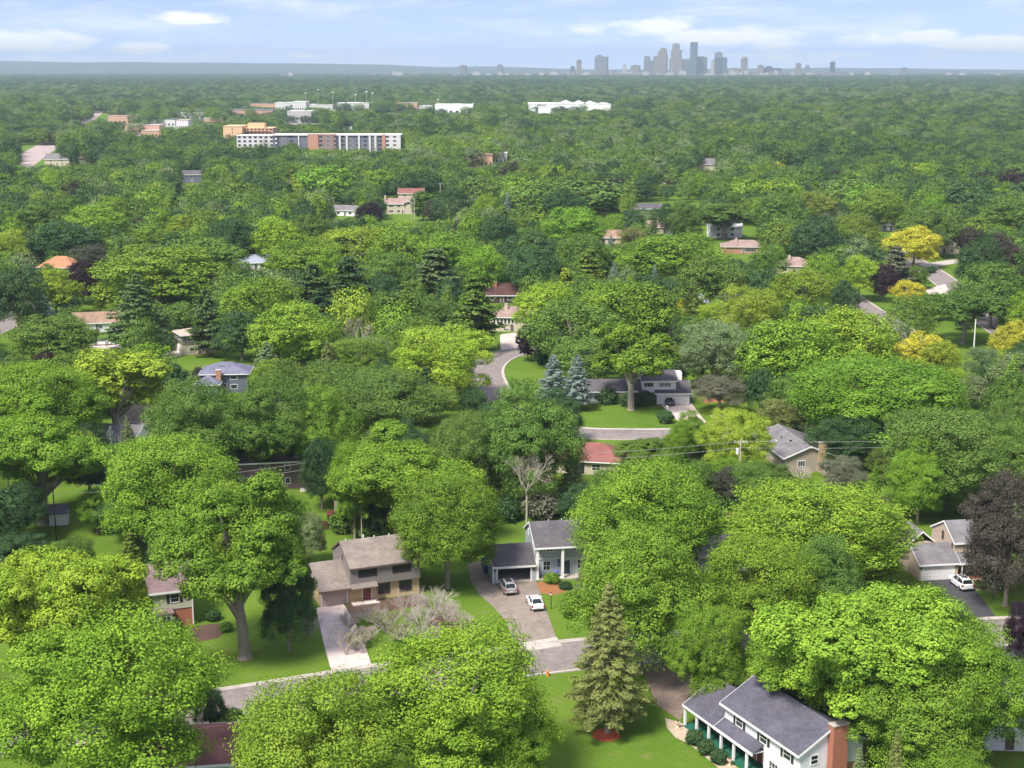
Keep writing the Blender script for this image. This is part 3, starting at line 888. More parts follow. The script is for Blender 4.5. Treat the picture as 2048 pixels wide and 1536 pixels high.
# --- taupe and buff-brick house
h = House('taupe_house', 'taupe house with yellow brick ground floor and weathered brown roof behind bare shrubs', 'house', 641, 1214, 22)
h.gwall(M['buff_brick'], 0, 14.4, 0, 8.6, 0, 2.5)
h.gwall(M['taupe_side'], 4.2, 14.4, -.55, 8.6, 2.52, 5.15, zr=7.2, rp=4.3)
h.groof(M['taupe_roof'], 4.2, 14.4, -.55, 8.6, 5.2, 7.55, rp=4.3, oh=.3, og=.15, fascia=BROWNT)
b = MB(); b.solid([(-.4, -1.0, 2.35), (4.18, -1.0, 2.35), (4.18, 4.3, 4.9), (-.4, 4.3, 4.9)], [(-.4, -1.0, 2.52), (4.18, -1.0, 2.52), (4.18, 4.3, 5.07), (-.4, 4.3, 5.07)]); b.build('roof', M['taupe_roof'], h.t)
b = MB(); b.solid([(-.4, 4.3, 4.9), (4.18, 4.3, 4.9), (4.18, 9.0, 2.4), (-.4, 9.0, 2.4)], [(-.4, 4.3, 5.07), (4.18, 4.3, 5.07), (4.18, 9.0, 2.57), (-.4, 9.0, 2.57)]); b.build('roof', M['taupe_roof'], h.t)
b = MB(); b.solid([(4.2, -1.3, 2.3), (8.0, -1.3, 2.3), (8.0, -.57, 2.75), (4.2, -.57, 2.75)], [(4.2, -1.3, 2.44), (8.0, -1.3, 2.44), (8.0, -.57, 2.9), (4.2, -.57, 2.9)]); b.build('porch_roof', M['taupe_roof'], h.t)
h.part('eave_trim', BROWNT, (-.42, 4.19, -1.06, -1.01, 2.28, 2.54))
for x0, x1 in ((5.35, 8.05), (10.3, 13.0)): h.win('front', -.55, (x0 + x1) / 2, 3.75, x1 - x0, 1.15, frame=DARKW, pane=DARKW, nx=2, nz=1)
for x0, x1 in ((8.3, 10.1), (11.4, 13.3)): h.win('front', 0, (x0 + x1) / 2, .65, x1 - x0, 1.65, frame=BROWNT, pane=GLASS, nx=2, nz=1)
h.door('front', 0, 6.7, 1.2, 2.1, REDDOOR)
h.garage('front', 0, 2.0, 3.6, mat=plain('rose_garage_door', (.50, .37, .33), .7, .15))
h.part('porch_post', BROWNT, (7.75, 7.95, -1.2, -1.0, 0, 2.3))
h.part('porch_floor', PINKC, (4.3, 8.1, -1.6, -.01, 0, .14))
h.part('bench_rail', BROWNT, (4.6, 6.0, -.5, -.42, .6, .68), (4.7, 4.78, -.5, -.42, 0.14, .6), (5.8, 5.88, -.5, -.42, 0.14, .6))
h.win('left', 4.2, 3.3, 5.2, .55, .85, frame=BROWNT)
for x in (5.0, 7.6, 9.2, 11.4): h.vent(x, 4.35, 7.55, .35 + .3 * (x == 7.6), r=.09)

# --- cream house with red brick corner (its far part is under trees)
h = House('cream_house', 'cream sided house with black shutters, red brick corner and plum roof', 'house', 388, 1250, 20)
h.gwall(M['cream_side'], -11.5, 0, 0, 8.5, 2.6, 5.2, zr=7.3, rp=4.4)
h.gwall(M['red_brick'], -11.4, -.06, .08, 8.4, 0, 2.6)
h.groof(M['plum_roof'], -11.5, 0, 0, 8.5, 5.25, 7.6, rp=4.4, oh=.4, og=.15)
for x in (-2.35, -6.3, -9.6): h.win('front', 0, x, 3.5, 1.25, 1.25, nz=2, shut=SHUT)
b = MB(); b.solid([(-5.9, -.9, 2.25), (-2.5, -.9, 2.25), (-2.7, -.02, 2.75), (-5.7, -.02, 2.75)], [(-5.8, -.9, 2.4), (-2.6, -.9, 2.4), (-2.75, -.02, 2.9), (-5.65, -.02, 2.9)]); b.build('porch_roof', M['plum_roof'], h.t)
h.part('bay', WHITE, (-5.6, -2.8, -.7, .07, .5, 2.22)); h.win('front', -.7, -4.2, .7, 2.4, 1.3, nx=4, nz=1)
h.part('corner_board', WHITE, (-.12, .02, -.03, .1, .1, 5.1))
h.door('front', .08, -7.6, mat=REDDOOR)

# --- white house with the long porch
h = House('white_porch_house', 'white two-storey house with red brick chimney, dark roof and long columned porch', 'house', 1368, 1452, -64)
h.gwall(M['white_side'], 6.1, 19.6, 1.25, 9.2, 2.86, 5.15, zr=7.15, rp=5.3)
h.gwall(M['orange_brick'], 0, 19.5, 2.3, 9.1, 0, 2.8)
h.part('ceiling', WHITE, (-.3, 13.3, .05, 2.28, 2.5, 2.58))
h.part('wall_base', M['white_side'], (13.4, 19.58, 1.27, 2.29, 0, 2.84))
h.groof(M['slate_roof'], 6.1, 19.6, 1.25, 9.2, 5.2, 7.35, rp=5.3, oh=.5, og=.3)
h.groof(M['slate_roof'], -.1, 6.08, .1, 8.6, 2.62, 5.0, rp=4.3, oh=.28, og=.0)
b = MB(); b.solid([(6.09, -.18, 2.48), (13.4, -.18, 2.48), (13.4, 1.24, 3.24), (6.09, 1.24, 3.24)], [(6.09, -.18, 2.66), (13.4, -.18, 2.66), (13.4, 1.24, 3.42), (6.09, 1.24, 3.42)]); b.build('porch_roof', M['slate_roof'], h.t)
h.part('fascia', WHITE, (6.1, 13.45, -.25, -.19, 2.36, 2.68))
b = MB(); b.poly([(-.0, .05, 2.6), (-.0, 4.3, 4.95), (-.0, 8.6, 2.6)]); b.build('gable', M['white_side'], h.t)
h.part('porch_floor', GREENP, (-.2, 13.2, -.1, 2.28, 0, .12))
for i in range(6): h.part('column', WHITE, (i * 2.4 - .12, i * 2.4 + .12, .0, .24, .12, 2.48))
for x in (8.9, 13.3, 17.4): h.win('front', 1.25, x, 3.45, 1.35, 1.2, nx=1, nz=2, shut=SHUT)
for x in (2.6, 4.8, 7.2, 9.4): h.win('front', 2.3, x, 1.25, .9, .55, nz=1, frame=SHUT)
h.door('front', 2.3, 11.4, mat=REDDOOR); h.win('front', 1.27, 15.2, .8, 1.6, 1.4, nx=3)
h.win('right', 19.6, 3.0, 3.55, 1.0, 1.1, nz=2); h.win('right', 19.6, 3.2, .9, 1.0, 1.1)
h.chimney(M['red_brick'], 19.62, 20.5, 4.6, 6.5, 0, 7.7)
h.roofvent(2.2, 3.9, 4.75)

# --- tan house with white garage door
h = House('tan_house', 'tan two-storey house with grey roof and closed white garage door', 'house', 1838, 1162, 8.5)
h.gwall(M['tan_side'], 0, 5.9, 0, 7, 0, 2.5)
h.groof(M['grey_roof'], 0, 5.88, 0, 7, 2.55, 4.35, rp=3.5, oh=.35, og=.2)
h.gwall(M['tan_side'], 5.95, 14.6, 1.7, 9.4, 0, 4.95, zr=7.0, rp=5.3)
h.groof(M['grey_roof'], 5.95, 14.6, 1.7, 9.4, 5.0, 7.1, rp=5.3, oh=.3, og=.15)
b = MB(); b.solid([(5.9, -.35, 2.33), (12.5, -.35, 2.33), (12.5, 1.69, 3.4), (5.9, 1.69, 3.4)], [(5.9, -.35, 2.5), (12.5, -.35, 2.5), (12.5, 1.69, 3.57), (5.9, 1.69, 3.57)]); b.build('porch_roof', M['grey_roof'], h.t)
h.part('fascia', WHITE, (5.9, 12.52, -.42, -.36, 2.2, 2.52))
b = MB(); b.solid([(0, 0, 2.5), (0, 3.5, 4.3), (0, 7, 2.5)], [(.1, 0, 2.5), (.1, 3.5, 4.3), (.1, 7, 2.5)]); b.build('gable', M['tan_side'], h.t)
h.garage('front', 0, 2.85, 4.9, 2.15)
for x in (.18, 5.62): h.part('wall_lamp', BLACK, (x - .08, x + .08, -.16, -.004, 1.8, 2.1))
h.part('porch_floor', M['red_brick'], (6.0, 12.4, -.3, 1.69, 0, .15)); h.part('porch_post', WHITE, (6.35, 6.5, -.28, -.13, .15, 2.33)); h.part('porch_post', WHITE, (12.1, 12.25, -.28, -.13, .15, 2.33))
h.win('front', 1.7, 9.0, .6, 1.1, 1.5); h.door('front', 1.7, 7.3, mat=REDDOOR); h.win('front', 1.7, 11.6, 3.5, 1.3, 1.0); h.win('front', 1.7, 8.4, 3.55, 1.3, .8)
h.win('left', 5.95, 5.6, 4.3, .7, 1.3, frame=BROWNT); h.win('left', 5.95, 2.4, 3.8, .55, .95, frame=BROWNT)
h.gwall(M['tan_side'], 2.2, 5.93, 8.6, 13.5, 0, 2.9)
h.groof(M['grey_roof'], 2.2, 5.93, 8.6, 13.5, 2.95, 4.5, axis='y', oh=.35, og=.25)
h.win('left', 2.2, 11.0, 1.0, 1.2, 1.1, frame=BROWNT); h.win('front', 8.6, 4.1, 1.0, .7, 1.1, frame=BROWNT)

# --- brown gabled house with tan stone chimney
h = House('brown_house', 'brown gabled house with tan stone chimney and white rake trim', 'house', 1570, 946, 10)
h.gwall(M['brown_side'], 0, 9.4, 0, 16.5, 0, 2.9, axis='y', zr=4.75)
h.groof(M['grey_roof'], 0, 9.4, 0, 16.5, 2.95, 4.8, axis='y', oh=.55, og=.45)
h.chimney(M['stone'], 6.2, 7.6, -.75, -.02, 0, 5.6)
h.win('front', 0, 3.1, 1.0, 1.5, 1.25, nx=3, nz=1); h.win('left', 0, 1.8, .9, 1.4, 1.3, nx=2, nz=1); h.win('left', 0, 7.2, .9, 1.4, 1.3, nx=2, nz=1)
h.part('downpipe', WHITE, (-.1, -.02, -.1, -.02, 0, 2.7))
h.vent(2.6, 9.5, 4.0, .55, BLACK, .1); h.roofvent(3.2, 6.0, 4.3); h.part('flashing', WHITE, (1.4, 2.2, 9.0, 9.5, 3.72, 3.8))

# --- red hip-roofed house
h = House('red_roof_house', 'house under a low red hipped roof in front of the curved street', 'house', 1106, 945, -12)
h.gwall(M['beige_side'], 0, 13, 0, 8, 0, 2.5)
h.hip(M['red_roof'], 0, 13, 0, 8, 2.6, 5.1, oh=.6)
h.gwall(M['beige_side'], -3.5, -.02, -1.5, 5, 0, 2.4); h.hip(M['red_roof'], -3.5, -.35, -1.5, 5, 2.5, 3.9, oh=.3)
h.chimney(M['tan_side'], -.6, .7, 3.4, 4.4, 2.7, 5.2)
h.win('front', 0, 3.0, .8, 1.6, 1.2, nx=2); h.win('front', 0, 8.0, .8, 1.6, 1.2, nx=2); h.win('left', -3.5, 1.5, .8, 1.4, 1.2, nx=2); h.door('front', 0, 5.4)

# --- white split-level with two garage doors
h = House('white_split_house', 'white split-level house with twin garage doors and brown entry steps', 'house', 1286, 806, 2)
h.gwall(M['beige_side'], -6, 2.8, 0, 8, 0, 2.5); h.gwall(M['white_side'], -.2, 7.2, -.35, 8, 2.52, 5.1, zr=6.5)
h.groof(M['dark_roof'], -.2, 7.2, -.35, 8, 5.15, 6.6, oh=.5, og=.4)
h.gwall(M['white_side'], 2.85, 10.2, -1.3, 7, 0, 2.45); h.groof(M['dark_roof'], 2.85, 10.2, -1.3, 7, 2.5, 4.3, oh=.4, og=.4)
b = MB(); b.solid([(10.2, -1.3, 2.45), (10.2, 2.85, 4.2), (10.2, 7, 2.45)], [(10.1, -1.3, 2.45), (10.1, 2.85, 4.2), (10.1, 7, 2.45)]); b.build('gable', M['white_side'], h.t)
h.garage('front', -1.3, 4.7, 3.0, 2.05); h.garage('front', -1.3, 8.2, 3.0, 2.05)
h.win('front', -.35, 1.2, 3.7, 2.2, 1.0, nx=3, nz=1); h.win('front', -.35, 4.8, 3.7, 2.6, 1.0, nx=4, nz=1); h.win('front', 0, 1.7, .7, 1.1, 1.0, nx=2, nz=1)
h.gwall(M['white_side'], -14, -6.02, .5, 8, 0, 2.7); h.groof(M['dark_roof'], -14, -.25, .3, 8, 2.75, 4.5, oh=.5, og=.2)
h.door('front', 0, -1.6, 1.1, mat=BLACK, z=.6); h.win('front', .5, -9.0, .9, 2.4, 1.2, nx=3, nz=1); h.win('front', .5, -12.5, .9, 1.4, 1.2, nx=2, nz=1); h.part('shutter', SHUT, (-3.1, -2.4, -.05, -.003, .9, 2.0))
h.part('entry_steps', BROWNT, (-2.6, .6, -1.8, -.02, 0, .55)); h.part('handrail', BROWNT, (-2.6, .6, -1.8, -1.74, .55, 1.35)); h.part('downpipe', WHITE, (-2.75, -2.65, -1.9, -1.8, 0, 2.4))
h.part('light_well', WHITE, (8.2, 9.5, 6.0, 8.5, 0, 5.6))  # plain white box standing for the gable behind the house

# --- white house behind it, half hidden
def simple(name, label, px, py, yaw, w_, d_, wall, roof, zc=2.7, zr=4.4, kind='hip', wins=((.25, 1.6), (.7, 1.6)), ax='x', cat='house', chim=None, group=None, storeys=1, fr=WHITE, fas=WHITE, pane=GLASS):
    p = at(px, py); a = R(yaw)
    loc = Vector((p.x - math.cos(a) * w_ / 2, p.y - math.sin(a) * w_ / 2, 0))
    h = House(name, label, cat, 0, 0, yaw, group, loc)
    if kind == 'hip': h.gwall(wall, 0, w_, 0, d_, 0, zc); h.hip(roof, 0, w_, 0, d_, zc + .08, zr, oh=.5, fascia=fas)
    elif kind == 'flat': h.gwall(wall, 0, w_, 0, d_, 0, zc); h.part('roof', roof, (-.25, w_ + .25, -.25, d_ + .25, zc + .003, zc + .35))
    else: h.gwall(wall, 0, w_, 0, d_, 0, zc, axis=ax, zr=zr - .05); h.groof(roof, 0, w_, 0, d_, zc + .05, zr, axis=ax, oh=.45, og=.35, fascia=fas)
    for s_ in range(storeys):
        for u, ww in wins: h.win('front', 0, u * w_, .9 + s_ * (zc / storeys), ww, 1.15, nx=max(1, int(ww)), nz=1, frame=fr, pane=pane)
        h.win('left', 0, d_ * .4, .9 + s_ * (zc / storeys), 1.3, 1.1, frame=fr, nz=1); h.win('right', w_, d_ * .4, .9 + s_ * (zc / storeys), 1.3, 1.1, frame=fr, nz=1)
    h.door('front', 0, w_ * .5, mat=BROWNT)
    if chim: h.chimney(chim, w_ * .3, w_ * .3 + .9, d_ * .3, d_ * .3 + .8, zc * .6, zr + .7)
    return h


h = simple('blue_roof_house', 'house under a blue grey hipped roof with white gutters beside columnar evergreens', 450, 786, 4, 10.6, 8.5, M['slate_side'], M['blue_roof'], 4.4, 6.5, 'hip', storeys=2)
h.hip(M['blue_roof'], -.5, 4.5, -4.5, -.3, 3.0, 4.6, oh=.4); h.gwall(M['slate_side'], -.5, 4.5, -4.5, -.05, 0, 2.95); h.chimney(M['orange_brick'], 3.6, 4.7, -1.6, -.7, 2.9, 5.6)
h.part('deck', WHITE, (-3.6, -.6, -3, 0, 1.0, 1.2)); h.part('deck_rail', WHITE, (-3.6, -.6, -3.06, -3, 1.2, 2.0)); h.vent(7.6, 3.6, 6.1, .5, BLACK)
for x in (4.2, 4.6, 5.0): h.roofvent(x, 2.6, 5.55)
h = simple('olive_house', 'olive and beige split-level house with pale hipped roof and driveway', 400, 708, 28, 8.8, 8.2, M['beige_side'], M['tan_roof'], 5.2, 6.4, 'hip', storeys=2, wins=((.25, 1.2), (.75, 1.4)))
h.part('upper_band', M['olive_side'], (-.06, 8.86, -.06, 8.26, 2.7, 5.0))
h.win('front', -.06, 2.0, 3.6, 1.5, 1.0, nz=1); h.win('left', -.06, 3.0, 3.6, 1.5, 1.0, nz=1); h.garage('left', 0, 4.2, 3.4)
simple('rust_roof_house', 'long low house with rust coloured roof and white walls behind the big spruce', 196, 664, 14, 13, 8, M['white_side'], M['rust_roof'], 2.7, 5.0, 'gable', wins=((.55, 1.2), (.8, 1.6)))
h = simple('rose_roof_house', 'cream house with rose hipped roof and a row of tall windows above its pink driveway', 1024, 663, -8, 12.5, 8.5, M['beige_side'], M['pink_roof'], 4.0, 6.6, 'hip', wins=(), chim=M['tan_side'])
for i in range(7): h.win('front', 0, 1.2 + i * 1.05, 2.1, .8, 1.6, nz=1, frame=WHITE)
h.win('front', 0, 4.6, .3, 1.6, .6, nx=2, nz=1); h.win('front', 0, 10, .8, 2, 1.2, nx=2)
simple('maroon_roof_house', 'dark brown house with long maroon roof tucked behind pines', 1004, 606, 0, 12.5, 8, plain('dark_brown_wall', (.06, .035, .03)), M['maroon_roof'], 2.6, 5.6, 'gable', chim=M['red_brick'])
h = simple('tan_porch_house', 'tan house with pinkish roof, white gabled entry and chimney facing an open lawn', 806, 428, 3, 17, 8, M['beige_side'], M['pink_roof'], 5.2, 7.6, 'gable', storeys=2, wins=((.15, 2.2), (.37, 1.6), (.85, 1.8)))
h.chimney(M['tan_side'], -.9, -.02, 2, 3.6, 0, 9.0); h.groof(M['pink_roof'], 8.6, 13.4, -1.6, -.02, 5.0, 7.2, axis='y', oh=.3, og=.2); h.part('entry', WHITE, (8.8, 9.1, -1.4, -1.1, 0, 5)); h.part('entry', WHITE, (12.9, 13.2, -1.4, -1.1, 0, 5)); h.gwall(M['beige_side'], 9.2, 12.8, -1.0, -.02, 0, 4.9)
simple('red_tile_house', 'pale brick house with red brown roof just behind the tan house', 822, 405, 0, 14, 8, M['tan_side'], M['red_roof'], 5.0, 7.4, 'gable', storeys=2)
simple('dark_ranch_house', 'dark roofed house with cream wall behind dense conifers', 1292, 436, 0, 15, 8, M['yellow_side'], M['dark_roof'], 4.6, 6.8, 'gable', storeys=2)
simple('rose_ranch_house', 'low ranch house with pale rose roof behind a pinkish bare tree', 1330, 466, -4, 16, 8, M['beige_side'], M['pink_roof'], 2.6, 5.0, 'gable', wins=((.2, 1.8), (.5, 1.8), (.8, 1.8)))
simple('orange_brick_house', 'orange brick house with a strip of windows under vase shaped trees', 1487, 508, -6, 17, 9, M['orange_brick'], M['pink_roof'], 2.8, 5.2, 'hip', wins=((.62, 6.0),), chim=M['tan_side'])
simple('white_gable_house', 'bright white house seen through open tree limbs above the orange brick house', 1452, 476, 4, 14, 8, M['white_side'], plain('pale_roof', (.6, .58, .57)), 5.0, 7.5, 'gable', storeys=2)
simple('salmon_roof_house', 'house with pale salmon hipped roof between a round tree and lime trees', 1588, 548, -14, 13, 10, M['tan_side'], M['pink_roof'], 2.8, 5.6, 'hip', chim=M['tan_side'])
simple('yellow_gable_house', 'pale yellow gabled house with dark roof beside the golden tree', 1888, 508, -10, 12, 10, M['yellow_side'], M['dark_roof'], 5.0, 7.8, 'gable', ax='y', wins=((.3, 1.1), (.75, 1.1)), storeys=2)
simple('small_grey_roof_house', 'white house with small grey roof above the golden tree', 1782, 462, -20, 11, 8, M['white_side'], M['grey_roof'], 2.8, 5.2, 'gable')
simple('slate_roof_house', 'white trimmed house with slate blue hipped roof between two round trees', 1648, 440, -12, 14, 9, M['white_side'], M['blue_roof'], 2.8, 5.4, 'hip')
simple('navy_white_house', 'navy sided house with white garage in the far tree belt', 384, 366, 3, 13, 8, M['slate_side'], M['dark_roof'], 5.4, 7.8, 'gable', wins=((.5, 1.6),), storeys=2)
simple('white_low_house', 'low white house with grey roof beside a purple tree', 690, 432, -16, 14, 8, M['white_side'], M['grey_roof'], 2.8, 5.0, 'gable')
simple('orange_roof_house', 'house with bright orange hipped roof beside a round purple tree', 112, 552, -10, 14, 10, M['tan_side'], M['orange_roof'], 3.0, 6.6, 'hip')
simple('pale_blue_roof_house', 'house with pale blue grey roof at the edge of a tall tree mass', 512, 540, 12, 12, 8, M['white_side'], plain('pale_blue_roof', (.30, .33, .42)), 2.8, 5.2, 'gable')
simple('brick_annex_house', 'small orange roofed house between dark trees in front of a pale pine', 990, 525, 5, 10, 8, M['tan_side'], M['rust_roof'], 2.6, 4.8, 'gable')
simple('peach_roof_house', 'house with peach coloured roof peeking between dark round trees', 1218, 488, 0, 10, 8, M['tan_side'], M['rust_roof'], 2.8, 5.4, 'gable')
simple('grey_blue_ridge_house', 'house whose grey blue roof ridge shows beside the small golden tree', 1408, 622, -18, 13, 8, M['white_side'], plain('grey_blue_roof', (.34, .36, .42)), 2.8, 5.0, 'gable')
simple('sand_roof_house', 'house with sand coloured gable roof under the dark stemmed lime tree', 280, 872, -30, 10, 9, M['white_side'], M['tan_roof'], 2.8, 4.9, 'gable')
simple('grey_slate_house', 'grey roofed house beside the pair of pale blue spruces', 216, 905, -10, 11, 8, M['white_side'], M['grey_roof'], 2.7, 4.6, 'gable')
h = simple('plum_house', 'long plum brown house in deep shade behind the power line', 560, 978, 10, 14, 8, M['plum_side'], plain('plum_flat_roof', (.10, .075, .075)), 5.0, 6.5, 'gable', wins=((.35, .8), (.6, 1.0)), storeys=2)
simple('hidden_grey_roof_house', 'grey roofed house boxed in between bright and lime trees', 1458, 1142, 8, 8.5, 7, M['white_side'], M['grey_roof'], 2.6, 4.3, 'gable')
simple('red_brown_roof_house', 'house with wide red brown shingle roof at the bottom edge beside a hedge', 405, 1578, 8, 11, 9, M['beige_side'], shingle('red_brown_shingle', (.215, .10, .09), .2), 2.8, 4.6, 'gable')
h = simple('white_garage_house', 'white house corner with grey roof behind the large willow-like tree', 2018, 1502, -4, 6.0, 7, M['white_side'], M['grey_roof'], 2.9, 4.8, 'gable', wins=())
h.gwall(M['white_side'], 6.02, 14, .8, 9, 0, 4.6); h.groof(M['grey_roof'], 6.1, 14, .8, 9, 4.65, 6.6, oh=.3, og=0); h.win('front', .8, 8.2, .8, 1.1, 1.4); h.garage('front', 0, 2.6, 3.6)
h = House('garden_shed', 'small white shed with blue grey roof behind the dark utility pole', 'shed', 99, 1052, 12); h.gwall(M['white_side'], 0, 2.9, 0, 2.6, 0, 2.1, zr=2.9); h.groof(M['blue_roof'], 0, 2.9, 0, 2.6, 2.12, 3.1, oh=.25, og=.2, fascia=None); h.door('front', 0, 1.2, .9, 1.8, mat=WHITE)
h = House('playhouse', 'dark red playhouse with grey roof behind the taupe house', 'shed', 664, 1046, 6); h.gwall(plain('dark_red_wood', (.11, .028, .02), .8, .3, 3), -.8, 4.2, 0, 2.4, 0, 1.4); h.gwall(M['taupe_side'], .5, 3.4, .3, 2.2, 1.42, 2.2, zr=3.1); h.groof(M['plum_roof'], .5, 3.4, .3, 2.2, 2.25, 3.2, oh=.35, og=.1, fascia=None); h.win('front', .3, 2.0, 1.5, .7, .6)
h = House('gazebo', 'round brown gazebo with dark shingled roof behind the taupe house', 'gazebo', 0, 0, 0, None, at(808, 1082))
MB().lathe([(2.1, 2.2), (2.15, 2.25), (.9, 3.2), (.12, 3.6), (.1, 4.0)], 8).build('roof', M['maroon_roof'], h.t)
for i in range(8): a = 2 * PI * (i + .5) / 8; MB().tube([(1.8 * math.cos(a), 1.8 * math.sin(a), 0), (1.8 * math.cos(a), 1.8 * math.sin(a), 2.25)], .07, 6).build('post', BROWNT, h.t)
MB().lathe([(2.0, 0), (2.0, .2)], 8).build('floor', BROWNT, h.t)
# ------------------------------------------------------------------ cars
def car_paint(name, col, metal=0.0):
    if name in MATS: return MATS[name]
    m, k, b, o = new_mat(name)
    b.inputs['Base Color'].default_value = (*col, 1); b.inputs['Metallic'].default_value = metal
    b.inputs['Roughness'].default_value = .28; b.inputs['Coat Weight'].default_value = .6; b.inputs['Coat Roughness'].default_value = .08
    return m


RUBBER = plain('rubber', (.02, .02, .02), .9, .1); ALLOY = plain('alloy', (.45, .45, .46), .35, .05, metal=.8)
REDL = plain('red_lens', (.35, .01, .01), .25, .05); CLEAR = plain('clear_lens', (.7, .72, .75), .15, .05); PLATE = plain('number_plate', (.6, .62, .66), .5, .05)
CARGLASS = glass('car_glass', (.015, .017, .02))


def make_car(name, label, px, py, yaw, paint, style='sedan'):
    p = at(px, py); t = thing(name, label, 'car', (p.x, p.y, .02), yaw)
    if style == 'sedan':
        L, Wd, belt, roof = 4.8, .92, .92, 1.45
        st = [(-2.4, .74, .42, .80), (-2.3, .84, .30, .95), (-1.75, .91, .22, 1.0), (-.9, .92, .2, .95), (.7, .92, .2, .93), (1.4, .91, .22, .90), (2.1, .85, .25, .78), (2.4, .70, .35, .62)]
        gh = [(-1.95, .72, .98, .70, 1.0), (-1.05, .80, .96, .60, 1.40), (-.2, .82, .95, .62, 1.45), (.35, .82, .94, .61, 1.41), (1.2, .78, .92, .74, .94)]; rf = (-1.1, .42, .60)
    else:
        L, Wd, belt, roof = 4.7, .94, 1.05, 1.7
        st = [(-2.35, .80, .45, .98), (-2.25, .88, .32, 1.10), (-1.6, .94, .26, 1.1), (-.8, .95, .25, 1.08), (.8, .95, .25, 1.05), (1.4, .94, .27, 1.03), (2.1, .88, .3, .93), (2.35, .74, .4, .75)]
        gh = [(-2.2, .76, 1.09, .72, 1.11), (-1.75, .80, 1.09, .64, 1.62), (-.4, .84, 1.07, .67, 1.70), (.35, .84, 1.06, .66, 1.66), (1.15, .80, 1.04, .76, 1.06)]; rf = (-1.95, .45, .66)
    b = MB(); rings = []
    for y, w_, zb, zt in st:
        i = len(b.v); rings.append(i)
        b.v += [(-w_ * .9, y, zb), (-w_, y, zb + .14), (-w_, y, zt - .16), (-w_ * .9, y, zt), (0, y, zt + .035), (w_ * .9, y, zt), (w_, y, zt - .16), (w_, y, zb + .14), (w_ * .9, y, zb)]
    for i, k in zip(rings, rings[1:]):
        for q in range(9): q2 = (q + 1) % 9; b.f.append((i + q, k + q, k + q2, i + q2))
    b.f.append(tuple(rings[0] + q for q in range(9))); b.f.append(tuple(rings[-1] + q for q in range(8, -1, -1)))
    # roof skin and pillars belong to the body shell
    ys = [g for g in gh if rf[0] - .4 <= g[0] <= rf[1] + .2][:3]
    i = len(b.v); rr = [(rf[0], .04), (rf[0] * .4 + rf[1] * .3, .045), (rf[1], .035)]
    zz = [gh[1][4], gh[2][4], gh[3][4]]
    for (y, e), z in zip(rr, zz): b.v += [(-rf[2] - .03, y, z - .02), (-rf[2] * .7, y, z + e * .7), (0, y, z + e), (rf[2] * .7, y, z + e * .7), (rf[2] + .03, y, z - .02)]
    for r in range(2):
        for q in range(4): a = i + r * 5 + q; b.f.append((a, a + 1, a + 6, a + 5))
    for s in (-1, 1):
        for a, c in ((0, 1), (3, 4)): b.tube([(s * (gh[a][1] + .012), gh[a][0], gh[a][2]), (s * (gh[c][3] + .012), gh[c][0], gh[c][4])], .045, 5)
        for a in (2,): b.tube([(s * (gh[a][1] + .01), gh[a][0], gh[a][2]), (s * (gh[a][3] + .01), gh[a][0] - .05, gh[a][4])], .04, 5)
    o = b.build('body', paint, t, smooth=False)
    mod = None
    gl = MB(); rings = []
    for y, wb, zb, wr, zr in gh:
        i = len(gl.v); rings.append(i); gl.v += [(-wb, y, zb - .03), (-wr, y, zr), (wr, y, zr), (wb, y, zb - .03)]
    for a in range(1, 3):
        i, k = rings[a], rings[a + 1]
    side = {-1: MB(), 1: MB()}
    fr, rr_ = MB(), MB()
    V = gl.v
    for i, k in zip(rings, rings[1:]):
        side[-1].poly([V[i], V[k], V[k + 1], V[i + 1]][::-1]); side[1].poly([V[i + 3], V[k + 3], V[k + 2], V[i + 2]])
    i, k = rings[0], rings[1]; rr_.poly([V[i], V[i + 3], V[k + 2], V[k + 1]])
    i, k = rings[3], rings[4]; fr.poly([V[i + 1], V[i + 2], V[k + 3], V[k]])
    side[-1].build('side_window', CARGLASS, t); side[1].build('side_window', CARGLASS, t); rr_.build('rear_window', CARGLASS, t); fr.build('windscreen', CARGLASS, t)
    if style == 'suv':
        sr = MB(); z = gh[2][4] + .052; sr.box(-.42, .42, -1.15, -.55, z, z + .012); sr.build('sunroof', CARGLASS, t)
        sr = MB(); sr.box(-.42, .42, -.35, .2, z - .012, z + .006); sr.build('sunroof', CARGLASS, t)
        for s in (-1, 1): MB().tube([(s * .66, -1.7, gh[1][4] + .06), (s * .68, -.4, gh[2][4] + .08), (s * .66, .3, gh[3][4] + .05)], .022, 5).build('roof_rail', ALLOY, t)
    for x in (-1, 1):
        for y in (-1.42, 1.42):
            wl = MB(); n = 18
            for a, c in ((x * .70, x * .945),):
                ra = [(a, y + .335 * math.cos(2 * PI * q / n), .335 + .335 * math.sin(2 * PI * q / n)) for q in range(n)]
                wl.solid(ra, [(c, q[1], q[2]) for q in ra])
            wo_ = wl.build('wheel', RUBBER, t)
            rm = MB(); ra = [(x * .94, y + .22 * math.cos(2 * PI * q / n), .335 + .22 * math.sin(2 * PI * q / n)) for q in range(n)]; rm.solid(ra, [(x * .958, q[1], q[2]) for q in ra]); rm.build('rim', ALLOY, wo_)
        z = .82 if style == 'sedan' else .95
        MB().box(x * .82 - .12, x * .82 + .1 if x > 0 else x * .82 + .12, -L / 2 - .012, -L / 2 + .2, z - .12, z + .1).build('tail_light', REDL, t)
        MB().box(x * .68 - .16, x * .68 + .16, L / 2 - .32, L / 2 - .03, z - .26, z - .1).build('headlight', CLEAR, t)
        MB().box(x * 1.0 - .1, x * 1.0 + .1, .62, .78, belt + .0, belt + .16).build('mirror', paint, t)
    MB().box(-.26, .26, -L / 2 - .03, -L / 2 + .02, .58, .72).build('number_plate', PLATE, t)
